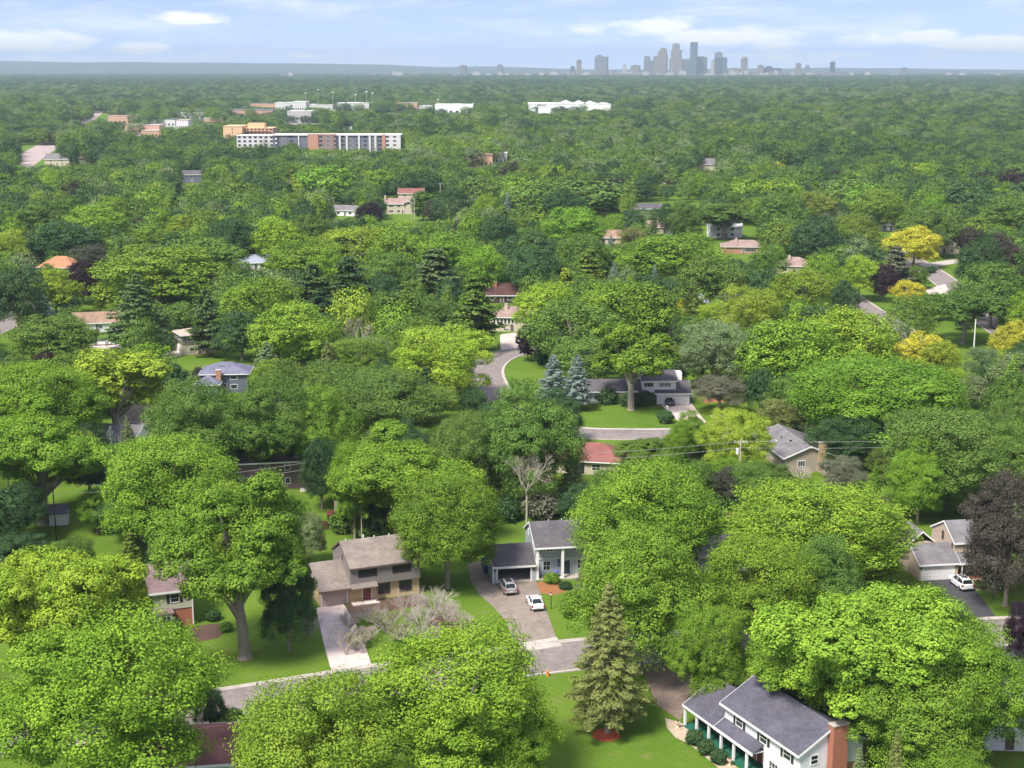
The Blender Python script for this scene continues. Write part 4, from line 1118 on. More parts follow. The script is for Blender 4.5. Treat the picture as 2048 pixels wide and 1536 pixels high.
    MB().box(-.7, .7, -L / 2 - .02, -L / 2 + .25, .34, .46).build('bumper', RUBBER, t)
    return t


make_car('silver_suv', 'silver sport utility car with roof rails parked nose in below the open garage', 1015, 1181, 13, car_paint('silver_paint', (.42, .41, .40), .5), 'suv')
make_car('white_sedan', 'white saloon car parked on the brown drive nearest the street', 1070, 1212, 10, car_paint('white_car_paint', (.82, .82, .82)))
make_car('white_suv', 'white sport utility car with dark sunroof on black asphalt by the tan house', 1921, 1173, 9, car_paint('white_car_paint', (.82, .82, .82)), 'suv')
make_car('black_sedan', 'black saloon car parked outside the twin garage doors of the white split-level house', 1337, 808, 195, car_paint('black_car_paint', (.02, .018, .02)))
make_car('white_pickup', 'white car half hidden between the rust roofed house and the big spruce', 205, 690, -80, car_paint('white_car_paint', (.82, .82, .82)), 'suv')


# ------------------------------------------------------------------ street furniture and garden things
def bin_(label, px, py, yaw, col, loc=None, group=None):
    p = loc or at(px, py); t = thing('wheelie_bin', label, 'bin', (p.x, p.y, .02), yaw, group)
    m = plain('bin_' + '_'.join(str(int(c * 99)) for c in col), col, .5, .1)
    MB().solid([(-.26, -.28, .08), (.26, -.28, .08), (.26, .28, .08), (-.26, .28, .08)], [(-.33, -.36, 1.0), (.33, -.36, 1.0), (.33, .38, 1.0), (-.33, .38, 1.0)]).build('body', m, t)
    MB().solid([(-.35, -.4, 1.0), (.35, -.4, 1.0), (.35, .42, 1.0), (-.35, .42, 1.0)], [(-.3, -.34, 1.08), (.3, -.34, 1.08), (.33, .42, 1.1), (-.33, .42, 1.1)]).build('lid', m, t)
    for x in (-.28, .28): MB().tube([(x - .04, .36, .12), (x + .04, .36, .12)], .12, 10).build('wheel', RUBBER, t)


bin_('blue wheeled bin at the rear end of the grey garage wall', 968, 1130, 12, (.02, .11, .36)); bin_('blue wheeled bin nearest the drive along the grey garage wall', 972, 1146, 12, (.02, .07, .24)); bin_('dark blue bin between two others against the grey garage wall', 970, 1138, 8, (.015, .06, .2))
bin_('blue bin by the white garage, next to the hedge', 1322, 799, 4, (.02, .045, .25)); bin_('blue bin standing close to the bonnet of the black saloon', 1334, 798, -4, (.02, .045, .25)); bin_('dark brown bin at the far side of the twin garage doors', 1379, 807, 3, (.05, .03, .022))
bin_('blue bin with pale lid on the stone patio of the red roofed house', 1087, 939, 10, (.02, .05, .3))


def lamp(label, px, py, h_=1.9):
    p = at(px, py); t = thing('yard_lamp', label, 'lamp post', (p.x, p.y, 0))
    MB().tube([(0, 0, -.1), (0, 0, h_)], .06, 8).build('post', BLACK, t)
    MB().lathe([(.08, h_), (.13, h_ + .05), (.15, h_ + .3), (.05, h_ + .36)], 8).build('lantern', CLEAR, t); MB().lathe([(.18, h_ + .361), (.04, h_ + .46)], 8).build('cap', BLACK, t)


lamp('black garden lamp post on the lawn between the white saloon and bright trees', 1102, 1218, 2.0); lamp('black garden lamp post beside the flagstone walk of the tan house', 1984, 1202, 2.0)


def pole(label, px, py, h_, arm=True, mat=None, transformer=False, r=.15, yaw=0):
    p = at(px, py); t = thing('utility_pole', label, 'utility pole', (p.x, p.y, 0), yaw)
    MB().tube([(0, 0, -.3), (0, 0, h_)], [r * 1.2, r * .85], 8).build('post', mat or BARK, t)
    if arm:
        MB().box(-1.2, 1.2, -.07, .05, h_ - .55, h_ - .38).build('crossarm', PALE, t)
        for x in (-1.05, -.4, .4, 1.05): MB().lathe([(.04, h_ - .38), (.07, h_ - .3), (.04, h_ - .2)], 8, (x, 0, 0)).build('insulator', CLEAR, t)
    if transformer: MB().lathe([(.12, h_ - 2.6), (.3, h_ - 2.55), (.3, h_ - 1.65), (.1, h_ - 1.55)], 12, (-.5, 0, 0)).build('transformer', plain('pale_metal', (.62, .62, .6), .5), t)
    return Vector((p.x, p.y, h_ - .3))


PALE = plain('pale_timber', (.45, .40, .33), .9, .2, 3)
pA = pole('pale utility pole with cross arm and grey transformer left of the brown gabled house', 1478, 985, 9.6, True, PALE, True)
pB = pole('thin dark utility pole in front of the white garden shed', 113, 1082, 9.2, False, BLACK, r=.1)
pC = pole('thin grey pole rising behind the taupe house roof', 724, 1088, 8.5, False, PALE, r=.09)
pD = pole('white pole standing on the lawn below the dark spreading tree', 1947, 706, 9.0, False, plain('white_pole', (.7, .7, .68)), r=.16)
pE = pole('pale utility pole beside the tan house with gabled entry', 829, 446, 13, False, PALE, r=.2)
pF = pole('pale utility pole standing above the navy and white house', 456, 385, 14, False, PALE, r=.22)
pG = pole('slim pole at the edge of the far lawn behind the pale house', 881, 415, 13, True, PALE, r=.2)
pole('tall pale pole beside the far left avenue', 84, 268, 16, False, PALE, r=.35)


def wire(label, a, b_, sag, off):
    c = MB(); pts = []
    for i in range(25):
        t_ = i / 24; q = a.lerp(b_, t_) + off; q.z -= sag * 4 * t_ * (1 - t_); pts.append(q)
    o0 = pts[0].copy()
    c.tube([p - o0 for p in pts], .028, 4)
    o = c.build('power_line', plain('wire', (.30, .29, .28), .6), None); o.location = o0
    tag(o, label, 'wire')


pH = at(-120, 1010); pH = Vector((pH.x, pH.y, 9.0)); pI = at(2200, 960); pI = Vector((pI.x, pI.y, 9.5))
pJ = at(700, 1012); pJ = Vector((pJ.x, pJ.y, 9.0))
for a, b_, s, nm in ((pA, pI, .9, 'in front of the brown gabled house'), (pJ, pA, 1.3, 'between the dead tree and the pole with transformer'), (pB, pJ, 1.0, 'in front of the plum brown house')):
    wire(f'upper power line strung {nm}', a, b_, s, Vector((0, 0, .0))); wire(f'lower power line strung {nm}', a, b_, s, Vector((0, -.2, -1.1)))


def urn(label, px, py):
    p = at(px, py); t = thing('urn', label, 'planter', (p.x, p.y, .02)); m = plain('urn_stone', (.62, .50, .33), .8, .15, 6)
    MB().lathe([(.2, 0), (.2, .1), (.09, .18), (.09, .4), (.26, .62), (.3, .8), (.24, .82)], 14).build('bowl', m, t); MB().lathe([(.22, .80), (.2, .9), (.05, 1.0)], 10).build('soil', MULCHD, t)


urn('pale stone urn on the rounded flagstone terrace', 1355, 1456); urn('pale stone urn between the porch columns near the bottom edge', 1459, 1532)
p = House('x', 'x', 'x', 985, 1167, 9); q = p.t; lp = q.location.copy(); bpy.data.objects.remove(q)
def local(x, y, z=0, o=lp, yaw=9): a = R(yaw); return Vector((o.x + x * math.cos(a) - y * math.sin(a), o.y + x * math.sin(a) + y * math.cos(a), z))
c = local(9.6, 1.0, .18); t = thing('flower_pot', 'dark blue pot with blue flowers on the grey house porch', 'planter', c)
MB().lathe([(.18, 0), (.27, .4), (.3, .5), (.25, .5)], 14).build('bowl', plain('navy_glaze', (.02, .02, .05), .3), t); MB().lathe([(.2, .5), (.42, .6), (.4, .85), (.15, 1.0)], 12).build('flowers', plain('blue_flowers', (.10, .11, .32), .8, .5, 8), t)
p = at(1095, 1352); t = thing('hydrant', 'orange fire hydrant on the lawn edge beside the near street', 'hydrant', p); om = plain('orange_paint', (.75, .26, .02), .5)
MB().lathe([(.17, 0), (.17, .08), (.12, .1), (.12, .55), (.16, .57), (.14, .68), (.04, .78)], 12).build('barrel', om, t); MB().tube([(-.24, 0, .42), (.24, 0, .42)], .06, 8).build('nozzle', om, t)
p = at(1334, 829); t = thing('mailbox', 'white mailbox post beside the drive of the white split-level house', 'mailbox', p)
MB().tube([(0, 0, 0), (0, 0, 1.6)], .08, 8).build('post', WHITE, t); MB().box(-.15, .15, -.3, .25, 1.6, 1.9).build('box', WHITE, t)
# fences behind the gardens
def fence(name, label, pts, h_, mat):
    P = [at(*q) for q in pts]; t = thing(name, label, 'fence', P[0])
    for a, c in zip(P, P[1:]):
        d = (c - a); L = d.length; d.normalize(); n_ = Vector((-d.y, d.x, 0))
        m = MB(); a0, c0 = a - P[0], c - P[0]
        m.solid([a0 + n_ * .03, a0 - n_ * .03, c0 - n_ * .03, c0 + n_ * .03], [q + Vector((0, 0, h_)) for q in (a0 + n_ * .03, a0 - n_ * .03, c0 - n_ * .03, c0 + n_ * .03)]); m.build('panel', mat, t)
        for k in range(int(L / 2.4) + 1): q = a0 + d * min(L, k * 2.4); MB().box(q.x - .06, q.x + .06, q.y - .06, q.y + .06, 0, h_ + .12).build('post', mat, t)


fence('board_fence', 'dark red board fence beside the playhouse', [(645, 1060), (700, 1054), (742, 1056)], 1.5, siding('fence_red', (.13, .04, .03), .15, True))
fence('rail_fence', 'low grey fence at the back of the tan house lawn', [(1725, 1008), (1800, 1000), (1900, 996)], 1.1, siding('fence_grey', (.2, .18, .15), .15, True))
fence('timber_fence', 'brown timber fence on the slope behind the white split-level house', [(1430, 752), (1446, 768), (1462, 792)], 1.7, siding('fence_brown', (.19, .13, .10), .15, True))
# ------------------------------------------------------------------ apartment blocks and the commercial strip
def far_box(name, label, cat, x0, x1, ytop, D, wall, roof=WHITE, depth=18.0, yaw=0, group=None, floors=0, bays=0, pane=GLASS, frame=None, base=0, wf=.5, hf=.5):
    """Flat-roofed building of the width and height the picture shows at distance D (front face)."""
    a, c = on_plane(x0, ytop, D), on_plane(x1, ytop, D)
    w_, h_ = c.x - a.x, (a.z + c.z) / 2
    hs = House(name, label, cat, 0, 0, yaw, group, Vector((a.x, D, 0)))
    hs.gwall(wall, 0, w_, 0, depth, 0, h_ - .5); hs.part('roof', roof, (-.3, w_ + .3, -.3, depth + .3, h_ - .497, h_))
    hs.w, hs.h = w_, h_
    if floors:
        fh = h_ / floors
        for f in range(floors):
            for i in range(bays): hs.win('front', 0, w_ * (i + .5) / bays, f * fh + fh * .28, w_ / bays * wf, fh * hf, frame=frame or DARKW, pane=pane, nz=1, nx=2, fw=.12)
    return hs


PALEW = plain('pale_panel', (.60, .575, .56), .7, .06, .2); GREYP = plain('grey_panel', (.155, .155, .185), .7, .08, .3); ORB = brick('far_orange_brick', (.50, .19, .09), (.44, .16, .08))
PEACH = plain('peach_stucco', (.70, .47, .27), .85, .06, .1); PEACH2 = plain('peach_brick', (.55, .33, .24), .85, .1, .2); ROOFW = plain('white_roof_membrane', (.68, .65, .62), .8, .06, .05)
D0 = 1190.0
a = on_plane(545, 269, D0); c = on_plane(800, 271, D0); HT = a.z; L = c.x - a.x; fl = HT / 6
ap = House('apartment_block', 'long six-storey apartment block with white flat roof, grey panels and orange brick tower', 'apartment building', 0, 0, 0, None, Vector((a.x, D0, 0)))
ap.gwall(GREYP, 0, L, 0, 19, 0, HT - .8); ap.part('roof', ROOFW, (-.8, L + .8, -.9, 20, HT - .797, HT))
x = 0; sx = 8.0
for i, (u0, u1) in enumerate([(0.02, .035), (.20, .21), (.475, .49), (.52, .535), (.575, .59), (.67, .685), (.755, .77), (.80, .815)]): ap.part('bay', PALEW, (u0 * L, u1 * L, -.9, -.01, 0, HT - .85))
ap.part('brick_tower', ORB, (.20 * L + 8, .20 * L + 16.5, -1.6, -.01, 0, HT + .5)); ap.part('brick_bay', brick('far_plum_brick', (.22, .10, .09), (.18, .08, .08)), (.20 * L + 16.6, .20 * L + 31, -1.0, -.01, 0, HT - .4)); ap.part('cornice', ORB, (.20 * L + 16.6, .20 * L + 31, -1.2, -.02, HT - .39, HT + .45))
ap.part('brick_tower', ORB, (.86 * L, .885 * L, -1.2, -.01, 0, HT + .3)); ap.part('end_bay', PALEW, (.89 * L, L + .5, -1.0, -.01, 0, HT - .9))
for f in range(1, 6):
    z = f * fl + fl * .22
    for i in range(17):
        u = L * (.03 + i * .058)
        if i in (4,): continue
        pl = -1.0 if u > .89 * L or .20 * L + 16.6 < u < .20 * L + 31 else (-.9 if any(q0 * L < u < q1 * L for q0, q1 in [(.02, .035), (.475, .49), (.52, .535), (.575, .59), (.67, .685), (.755, .77), (.80, .815)]) else 0)
        ap.win('front', pl, u, z, 3.0, fl * .5, frame=PALEW if i % 3 == 1 else GREYP, pane=GLASS, nx=2, nz=1, fw=.2)
aw = far_box('apartment_wing', 'white three-tier end wing of the long apartment block beside the peach tower', 'apartment building', 473, 548, 271, D0 + 6, PALEW, ROOFW, 22, 0, None, 6, 7)
tw = far_box('peach_tower', 'tall blank peach coloured apartment tower with one column of windows', 'apartment building', 446, 484, 252, 1290, PEACH, PEACH, 30, 0)
for f in range(7): tw.win('front', 0, tw.w * .48, 2 + f * 2.9, .9, 1.3, frame=DARKW, pane=DARKW, nz=1)
tb = far_box('peach_block', 'peach brick apartment block with balconies behind the long white roof', 'apartment building', 484, 545, 256, 1300, PEACH2, PEACH, 26, 0, None, 7, 8); tb.part('penthouse', PEACH, (tb.w * .17, tb.w * .72, 3, 14, tb.h + .003, tb.h + 4.0))
for f in range(1, 7): tb.part('balcony', PEACH, (tb.w * .1, tb.w * .9, -1.4, -.07, f * tb.h / 7 + .3, f * tb.h / 7 + .55))
def base_D(y): return CAMH * FPX / (y - 135.0)


simple_far = [
    ('brick_church', 'orange brick hall with brown roof and a white roofed wing behind it', 935, 985, 310, 331, PEACH2, plain('brown_hall_roof', (.22, .13, .11)), 20),
    ('white_roof_hall', 'white flat roofed hall beside the orange brick hall', 966, 1014, 306, 325, PALEW, ROOFW, 34),
    ('pink_strip_mall', 'long pink brick shop row near the far left avenue', 216, 271, 231, 248, PEACH2, plain('pink_roof_flat', (.5, .33, .29)), 40),
    ('low_shop', 'low pinkish shop with pale flat roof below the pink shop row', 250, 318, 250, 264, PEACH2, plain('pinkish_roof', (.48, .38, .35)), 30),
    ('beige_office', 'beige flat roofed office with dark window band left of the peach tower', 352, 408, 223, 238, PALEW, GREYP, 30),
    ('grey_warehouse', 'grey roofed warehouse behind the peach block', 462, 545, 220, 236, PEACH2, GREYP, 50),
    ('cream_store', 'cream store with white roof half hidden by trees above the peach block', 550, 588, 205, 221, PALEW, ROOFW, 40),
    ('white_store', 'white store with raised pale roof box above the long apartment block', 585, 612, 203, 224, PALEW, ROOFW, 40),
    ('white_factory', 'wide white industrial hall by the tall floodlights', 674, 738, 206, 223, PALEW, ROOFW, 60),
    ('grey_shed_hall', 'grey hall with pale roof strips above the apartment block', 574, 622, 222, 242, plain('grey_wall', (.45, .41, .40)), ROOFW, 40),
    ('tan_brick_hall', 'tan brick hall on the grassy bank right of the white factory', 793, 834, 206, 222, PEACH2, plain('tan_flat_roof', (.45, .33, .28)), 40),
    ('bright_white_hall', 'bright white hall with rounded parapet above the dark green wood', 870, 946, 209, 229, WHITE, ROOFW, 60),
    ('pink_roof_row', 'row of low pinkish roofs just below the low pinkish shop', 282, 322, 261, 271, PEACH2, plain('pinkish_roof', (.48, .38, .35)), 24),
    ('white_wall_hall', 'white walled hall with dark roof right of the pink shop row', 300, 350, 238, 251, PALEW, GREYP, 30),
    ('cream_office', 'cream two-tier office with bright front left of the peach tower', 352, 376, 240, 258, PALEW, plain('pinkish_roof', (.48, .38, .35)), 24),
    ('pale_strip', 'long pale low building under the dark roofed office band', 408, 446, 236, 247, PEACH2, ROOFW, 30),
    ('brown_roof_block', 'brown roofed block behind the grey warehouse', 500, 552, 207, 218, PEACH2, plain('brown_flat_roof', (.30, .24, .22)), 40),
    ('long_pale_roof', 'long thin pale roof between cream store and white factory', 615, 672, 209, 219, PALEW, ROOFW, 50),
    ('tiny_pale_hall', 'small pale hall among trees at the right of the bank', 836, 866, 211, 220, PALEW, ROOFW, 30),
    ('far_small_roof', 'small white roof among dense trees right of the peach block', 686, 704, 252, 262, WHITE, ROOFW, 14)]
FARK = []
for nm, lb, x0, x1, yt, yb, wl, rf, dp in simple_far:
    far_box(nm, lb, 'building', x0, x1, yt, base_D(yb), wl, rf, dp, 0, None, 1, 6, wf=.42, hf=.2); FARK.append((x0, yt - 1, x1, yb - 4, base_D(yb) - 5))
fb_ = far_box('white_arena', 'large white mall with three peaked skylight gables', 'building', 1057, 1222, 208, base_D(224), WHITE, ROOFW, 120)
for x0, x1, zt in ((.38, .56, 5.0), (.56, .70, 4.4), (.70, .84, 3.8), (.18, .30, 1.6)):
    w_ = fb_.w; mm = (x0 + x1) / 2 * w_; m = MB(); m.solid([(x0 * w_, 10, fb_.h + .004), (x1 * w_, 10, fb_.h + .004), (mm, 10, fb_.h + zt)], [(x0 * w_, 70, fb_.h + .004), (x1 * w_, 70, fb_.h + .004), (mm, 70, fb_.h + zt)]); m.build('skylight', WHITE, fb_.t)
far_box('white_arena_annex', 'white annex standing in front of the mall with peaked skylights', 'building', 1077, 1101, 214, base_D(231), WHITE, ROOFW, 30)
rr = random.Random(8)
for i in range(9): far_box('row_building', 'tiny white rooftop in the pale row above the mall with skylights', 'building', 1222 + i * 8, 1229 + i * 8, 185 + rr.uniform(-2, 3), 3700 + rr.uniform(-80, 80), WHITE, ROOFW, 20, 0, 'white rooftops above the mall')
for nm, lb, x, y, D in (('skylit_house', 'grey roofed house with bright skylight beside the far left avenue', 114, 322, 1110), ('garage_court', 'low dark roofed garages beside the house with a skylight', 152, 322, 1130), ('pale_gable_house', 'house with pale gable right of the low garages by the avenue', 178, 322, 1120), ('small_gable_house', 'grey gabled house with white rakes in the pinkish bare thicket', 1405, 335, 1050), ('tan_ridge_house', 'tan roofed house on the wooded rise beside a golden tree', 1580, 325, 1060)):
    p = on_plane(x, y, D); s_ = simple(nm, lb, 0, 0, 0, 19, 10, M['tan_side'] if 'tan' in lb else M['beige_side'], M['grey_roof'] if 'grey' in lb or 'dark' in lb else M['pink_roof'], 5, 9, 'gable', storeys=2); s_.t.location = (p.x - 9.5, D, 0)
    if nm == 'tan_ridge_house': s_.t.location.z = 1.0
for i, (x, yt, D) in enumerate([(611, 187, 2600), (636, 180, 2500), (665, 185, 2500), (711, 190, 2450), (733, 184, 2450), (745, 187, 2480), (876, 199, 2200)]):
    p = on_plane(x, yt, D); t = thing('floodlight_mast', ['slim floodlight mast nearest the cream store', 'tallest floodlight mast with wide lamp head above the industrial halls', 'floodlight mast with flat lamp bar left of the white factory', 'floodlight mast at the start of the white factory', 'first of two close floodlight masts over the grassy bank', 'second of two close floodlight masts over the grassy bank', 'pale mobile phone mast in front of the bright white hall'][i], 'mast', (p.x, D, 0))
    MB().tube([(0, 0, 0), (0, 0, p.z)], [.4, .22], 6).build('post', PALE, t); MB().box(-1.7, 1.7, -.5, .5, p.z, p.z + 1.0).build('lamp_head', WHITE, t)
sheet('car_park', [(560, 243), (640, 240), (690, 242), (660, 247), (560, 250)], plain('pale_asphalt', (.42, .38, .36), .9))
sheet('car_park', [(200, 262), (330, 256), (400, 262), (380, 274), (220, 272)], plain('pale_asphalt', (.42, .38, .36), .9))
sheet('grass_bank', [(750, 221), (800, 220), (830, 227), (780, 232)], plain('bank_grass', (.20, .26, .06), .95, .15, .05))

# ------------------------------------------------------------------ the distant city
CD = 10300.0


def tower_mat(name, col, dark, fl=4.0):
    if name in MATS: return MATS[name]
    m, k, b, o = new_mat(name)
    tcn = k.n('ShaderNodeTexCoord'); s = k.n('ShaderNodeSeparateXYZ'); k.l(tcn.outputs['Object'], s.inputs[0])
    a = k.m('FRACT', k.m('DIVIDE', s.outputs[2], fl)); c = k.m('FRACT', k.m('DIVIDE', s.outputs[0], 6.0))
    f = k.m('MULTIPLY', k.m('GREATER_THAN', a, .42), k.m('GREATER_THAN', c, .3))
    k.l(k.mix(f, col, dark), b.inputs['Base Color']); b.inputs['Roughness'].default_value = .45
    return m


TM = {'tan': tower_mat('tower_tan', (.30, .235, .17), (.11, .095, .08)), 'grey': tower_mat('tower_grey', (.22, .21, .20), (.09, .09, .095)), 'dark': tower_mat('tower_dark', (.06, .07, .085), (.03, .04, .05)), 'glass': tower_mat('tower_glass', (.10, .14, .16), (.05, .085, .10)), 'pale': tower_mat('tower_pale', (.55, .50, .46), (.25, .23, .22))}


def tower(label, parts, col, crown_=None, Doff=0, depth=45):
    """parts: (x0, x1, ytop) blocks of one tower in photo pixels, widest first."""
    D = CD + Doff
    x0, x1, _ = parts[0]; o = on_plane((x0 + x1) / 2, 150, D); t = thing('skyscraper', label, 'skyscraper', (o.x, D, 0))
    zl = 0
    for i, (a, c, yt) in enumerate(parts):
        A, B_ = on_plane(a, yt, D), on_plane(c, yt, D); m = MB(); d = i * 3.0
        ch = min(9, (B_.x - A.x) * .14); xa, xb = A.x - o.x, B_.x - o.x
        ring = lambda z: [(xa + ch, d, z), (xb - ch, d, z), (xb, d + ch, z), (xb, depth - d, z), (xa, depth - d, z), (xa, d + ch, z)]
        m.solid(ring(0 if i == 0 else zl - 1), ring(A.z)); m.build('shaft', TM[col], t); zl = A.z if i == 0 or yt < parts[i - 1][2] else zl
        last = (xa, xb, A.z, d, ch)
    xa, xb, z, d, ch = last
    if crown_ == 'dome': MB().lathe([((xb - xa) / 2 * .98, 0), ((xb - xa) / 2 * .85, (xb - xa) * .22), ((xb - xa) / 2 * .5, (xb - xa) * .38), (2, (xb - xa) * .42)], 12, ((xa + xb) / 2, depth / 2, z)).build('dome', TM[col], t)
    elif crown_ == 'cap': m = MB(); m.box(xa + 1, xb - 1, d + 1, depth - d - 1, z + .01, z + 9); m.build('cap', TM['dark'], t)
    else: m = MB(); m.box(xa + (xb - xa) * .25, xa + (xb - xa) * .75, d + 6, depth - 8, z + .01, z + 5); m.build('plant_room', TM['grey'], t)


tower('tallest slender blue grey tower with darker flat top', [(1382, 1396, 87)], 'glass', 'cap'); tower('tan stepped art deco tower beside the tallest tower', [(1340, 1367, 118), (1343, 1364, 100), (1346, 1360, 88)], 'tan')
tower('grey brown tower whose left side falls in steps', [(1308, 1336, 112), (1316, 1335, 103), (1320, 1334, 97)], 'tan', None, 60); tower('narrow grey slab left of the stepped tower', [(1289, 1301, 113)], 'grey', None, 30)
tower('broad grey twin topped block near the left end of the skyline', [(1190, 1217, 113), (1193, 1205, 111)], 'grey', None, -200, 60); tower('round topped tan tower standing alone at the skyline left end', [(1153, 1163, 122)], 'tan', 'dome', -100, 20)
tower('wide pale block behind the tallest tower foot', [(1391, 1415, 114)], 'grey', None, 90); tower('dark glass block below the pale topped tower', [(1431, 1445, 115)], 'dark', None, -30); tower('pale topped tower behind two dark glass blocks', [(1431, 1445, 105)], 'grey', None, 80)
tower('teal glass block right of the dark glass block', [(1442, 1455, 115)], 'glass', None, -20); tower('tan rounded tower right of the glass blocks', [(1483, 1496, 118)], 'tan', 'dome', -60, 30); tower('grey block filling the gap left of the tallest tower', [(1366, 1384, 118), (1380, 1391, 116)], 'grey', None, 140)
tower('square brown tower right of the skyline centre', [(1593, 1603, 127)], 'tan', None, -80, 30); tower('domed grey tower beside the square brown tower', [(1611, 1620, 133)], 'grey', 'dome', -90, 25); tower('lone dark tower at the skyline right end', [(1662, 1671, 124)], 'dark', None, 0, 30)
tower('small slab between the stepped tower and the grey slab', [(1301, 1310, 122)], 'grey', None, 160); tower('brown mid rise with sloped top right of the tan rounded tower', [(1517, 1529, 131)], 'tan', None, -70); tower('long dark mid rise of two heights', [(1529, 1563, 136), (1533, 1545, 133)], 'dark', None, -40); tower('slim pale tower pair left of the grey slab', [(1246, 1253, 130)], 'pale', None, -60, 20)
tower('tan broad mid rise left of the grey slab', [(1262, 1281, 131)], 'tan', None, 60); tower('low dark tower far left of the twin topped block', [(918, 934, 131)], 'grey', None, -300, 40); tower('two step grey block far left beyond the low towers', [(994, 1006, 130)], 'grey', None, -250, 30); tower('small dark tower left of the round topped tan tower', [(1141, 1150, 133)], 'dark', None, -90, 25)
tower('small brown tower between dark glass blocks and tan rounded tower', [(1457, 1482, 137)], 'tan', None, -50); tower('short pale tower left of the pale topped tower', [(1423, 1431, 121)], 'pale', None, 40, 22); tower('stub tower far right of the skyline', [(1805, 1815, 136)], 'grey', None, -400, 30)
rr = random.Random(3)
sk = []
for i in range(96):
    if i < 60: x = 1080 + i * 10.2 + rr.uniform(-4, 4); yt = rr.uniform(142, 149)
    else: x = rr.choice([rr.uniform(880, 1080), rr.uniform(1690, 2060), rr.uniform(540, 880)]); yt = rr.uniform(144, 149)
    w_ = rr.uniform(6, 16); D = CD - rr.uniform(150, 900)
    A, B_ = on_plane(x, yt, D), on_plane(x + w_, yt, D)
    wd, hh = B_.x - A.x, A.z
    nm = rr.choice(['pale', 'pale', 'grey', 'tan'])
    m = MB(); m.box(0, wd, 0, 30, 0, hh); m.box(wd * .2, wd * .6, 6, 20, hh, hh + rr.uniform(2, 7)); o = m.build('city_block', TM[nm]); o.location = (A.x, D, 0)
    tag(o, 'low pale block in the hazy city fringe beneath the skyline', 'city building', 'low blocks of the distant city')
st = far_box('stadium', 'long low stadium with pale roof edge at the foot of the skyline', 'stadium', 1220, 1282, 146, CD - 1000, TM['tan'], ROOFW, 120)

# ------------------------------------------------------------------ hills
def hills():
    xs = np.linspace(-9300, 9300, 240); ys = np.linspace(12200, 22000, 40); rng = np.random.default_rng(5)
    px_prof = [(-400, 118), (0, 123), (300, 125), (520, 126), (650, 127.5), (800, 131), (1000, 135), (1100, 137), (1300, 139), (1650, 135.5), (1800, 137), (2048, 140), (2500, 141)]
    xp, yp = zip(*px_prof)
    v, f = [], []
    ph = rng.uniform(0, 6.28, 12); fr = rng.uniform(.0006, .006, 12); am = rng.uniform(.5, 2.5, 12)
    for j, y in enumerate(ys):
        for i, x in enumerate(xs):
            px = 1024 + FPX * x / (y * .977 + 15)
            zc = CAMH + 18500 * (135 - np.interp(px, xp, yp)) / FPX
            u = (y - 12200) / (18500 - 12200); s = min(1, max(0, u)); s = s * s * (3 - 2 * s)
            if y > 18500: s = 1 - (y - 18500) / 3500 * .5
            z = max(zc, 14) * s + sum(a * math.sin(fq * x + p + y * fq * .4) for a, fq, p in zip(am, fr, ph)) * s * 1.2
            v.append((x, y, z - .5 if j else -1.0 + .6))
    n = len(xs)
    for j in range(len(ys) - 1):
        for i in range(n - 1): a = j * n + i; f.append((a, a + 1, a + n + 1, a + n))
    me = bpy.data.meshes.new('hills'); me.from_pydata(v, [], f); o = bpy.data.objects.new('hills', me); C.objects.link(o)
    m, k, b, _ = new_mat('hill_forest'); g = k.n('ShaderNodeNewGeometry'); mp = k.n('ShaderNodeMapping'); mp.inputs['Scale'].default_value = (1, .25, 3); k.l(g.outputs['Position'], mp.inputs['Vector'])
    f1 = k.noise(mp.outputs[0], .012, 8, .7); f2 = k.noise(mp.outputs[0], .0022, 4, .6)
    c = k.mix(k.smooth(f1, .35, .68), (.012, .028, .014), (.05, .075, .035)); c = k.mix(k.m('MULTIPLY', k.smooth(f2, .62, .7), k.smooth(f1, .5, .6)), c, (.42, .38, .34)); k.l(c, b.inputs['Base Color']); b.inputs['Roughness'].default_value = 1
    me.materials.append(m); tag(o, kind='structure')


hills()

# ------------------------------------------------------------------ haze
m = bpy.data.materials.new('haze_air'); m.use_nodes = True; k = NT(m.node_tree); m.node_tree.nodes.clear()
o_ = k.n('ShaderNodeOutputMaterial'); pv = k.n('ShaderNodeVolumePrincipled')
pv.inputs['Color'].default_value = (.49, .595, .695, 1); pv.inputs['Density'].default_value = 0.000072; pv.inputs['Anisotropy'].default_value = 0.0
k.l(pv.outputs[0], o_.inputs['Volume'])
b = MB(); b.box(-GX - 100, GX + 100, GY0 - 100, GY1 + 100, -1.5, 330)
hz = b.build('haze', m); tag(hz, kind='stuff')
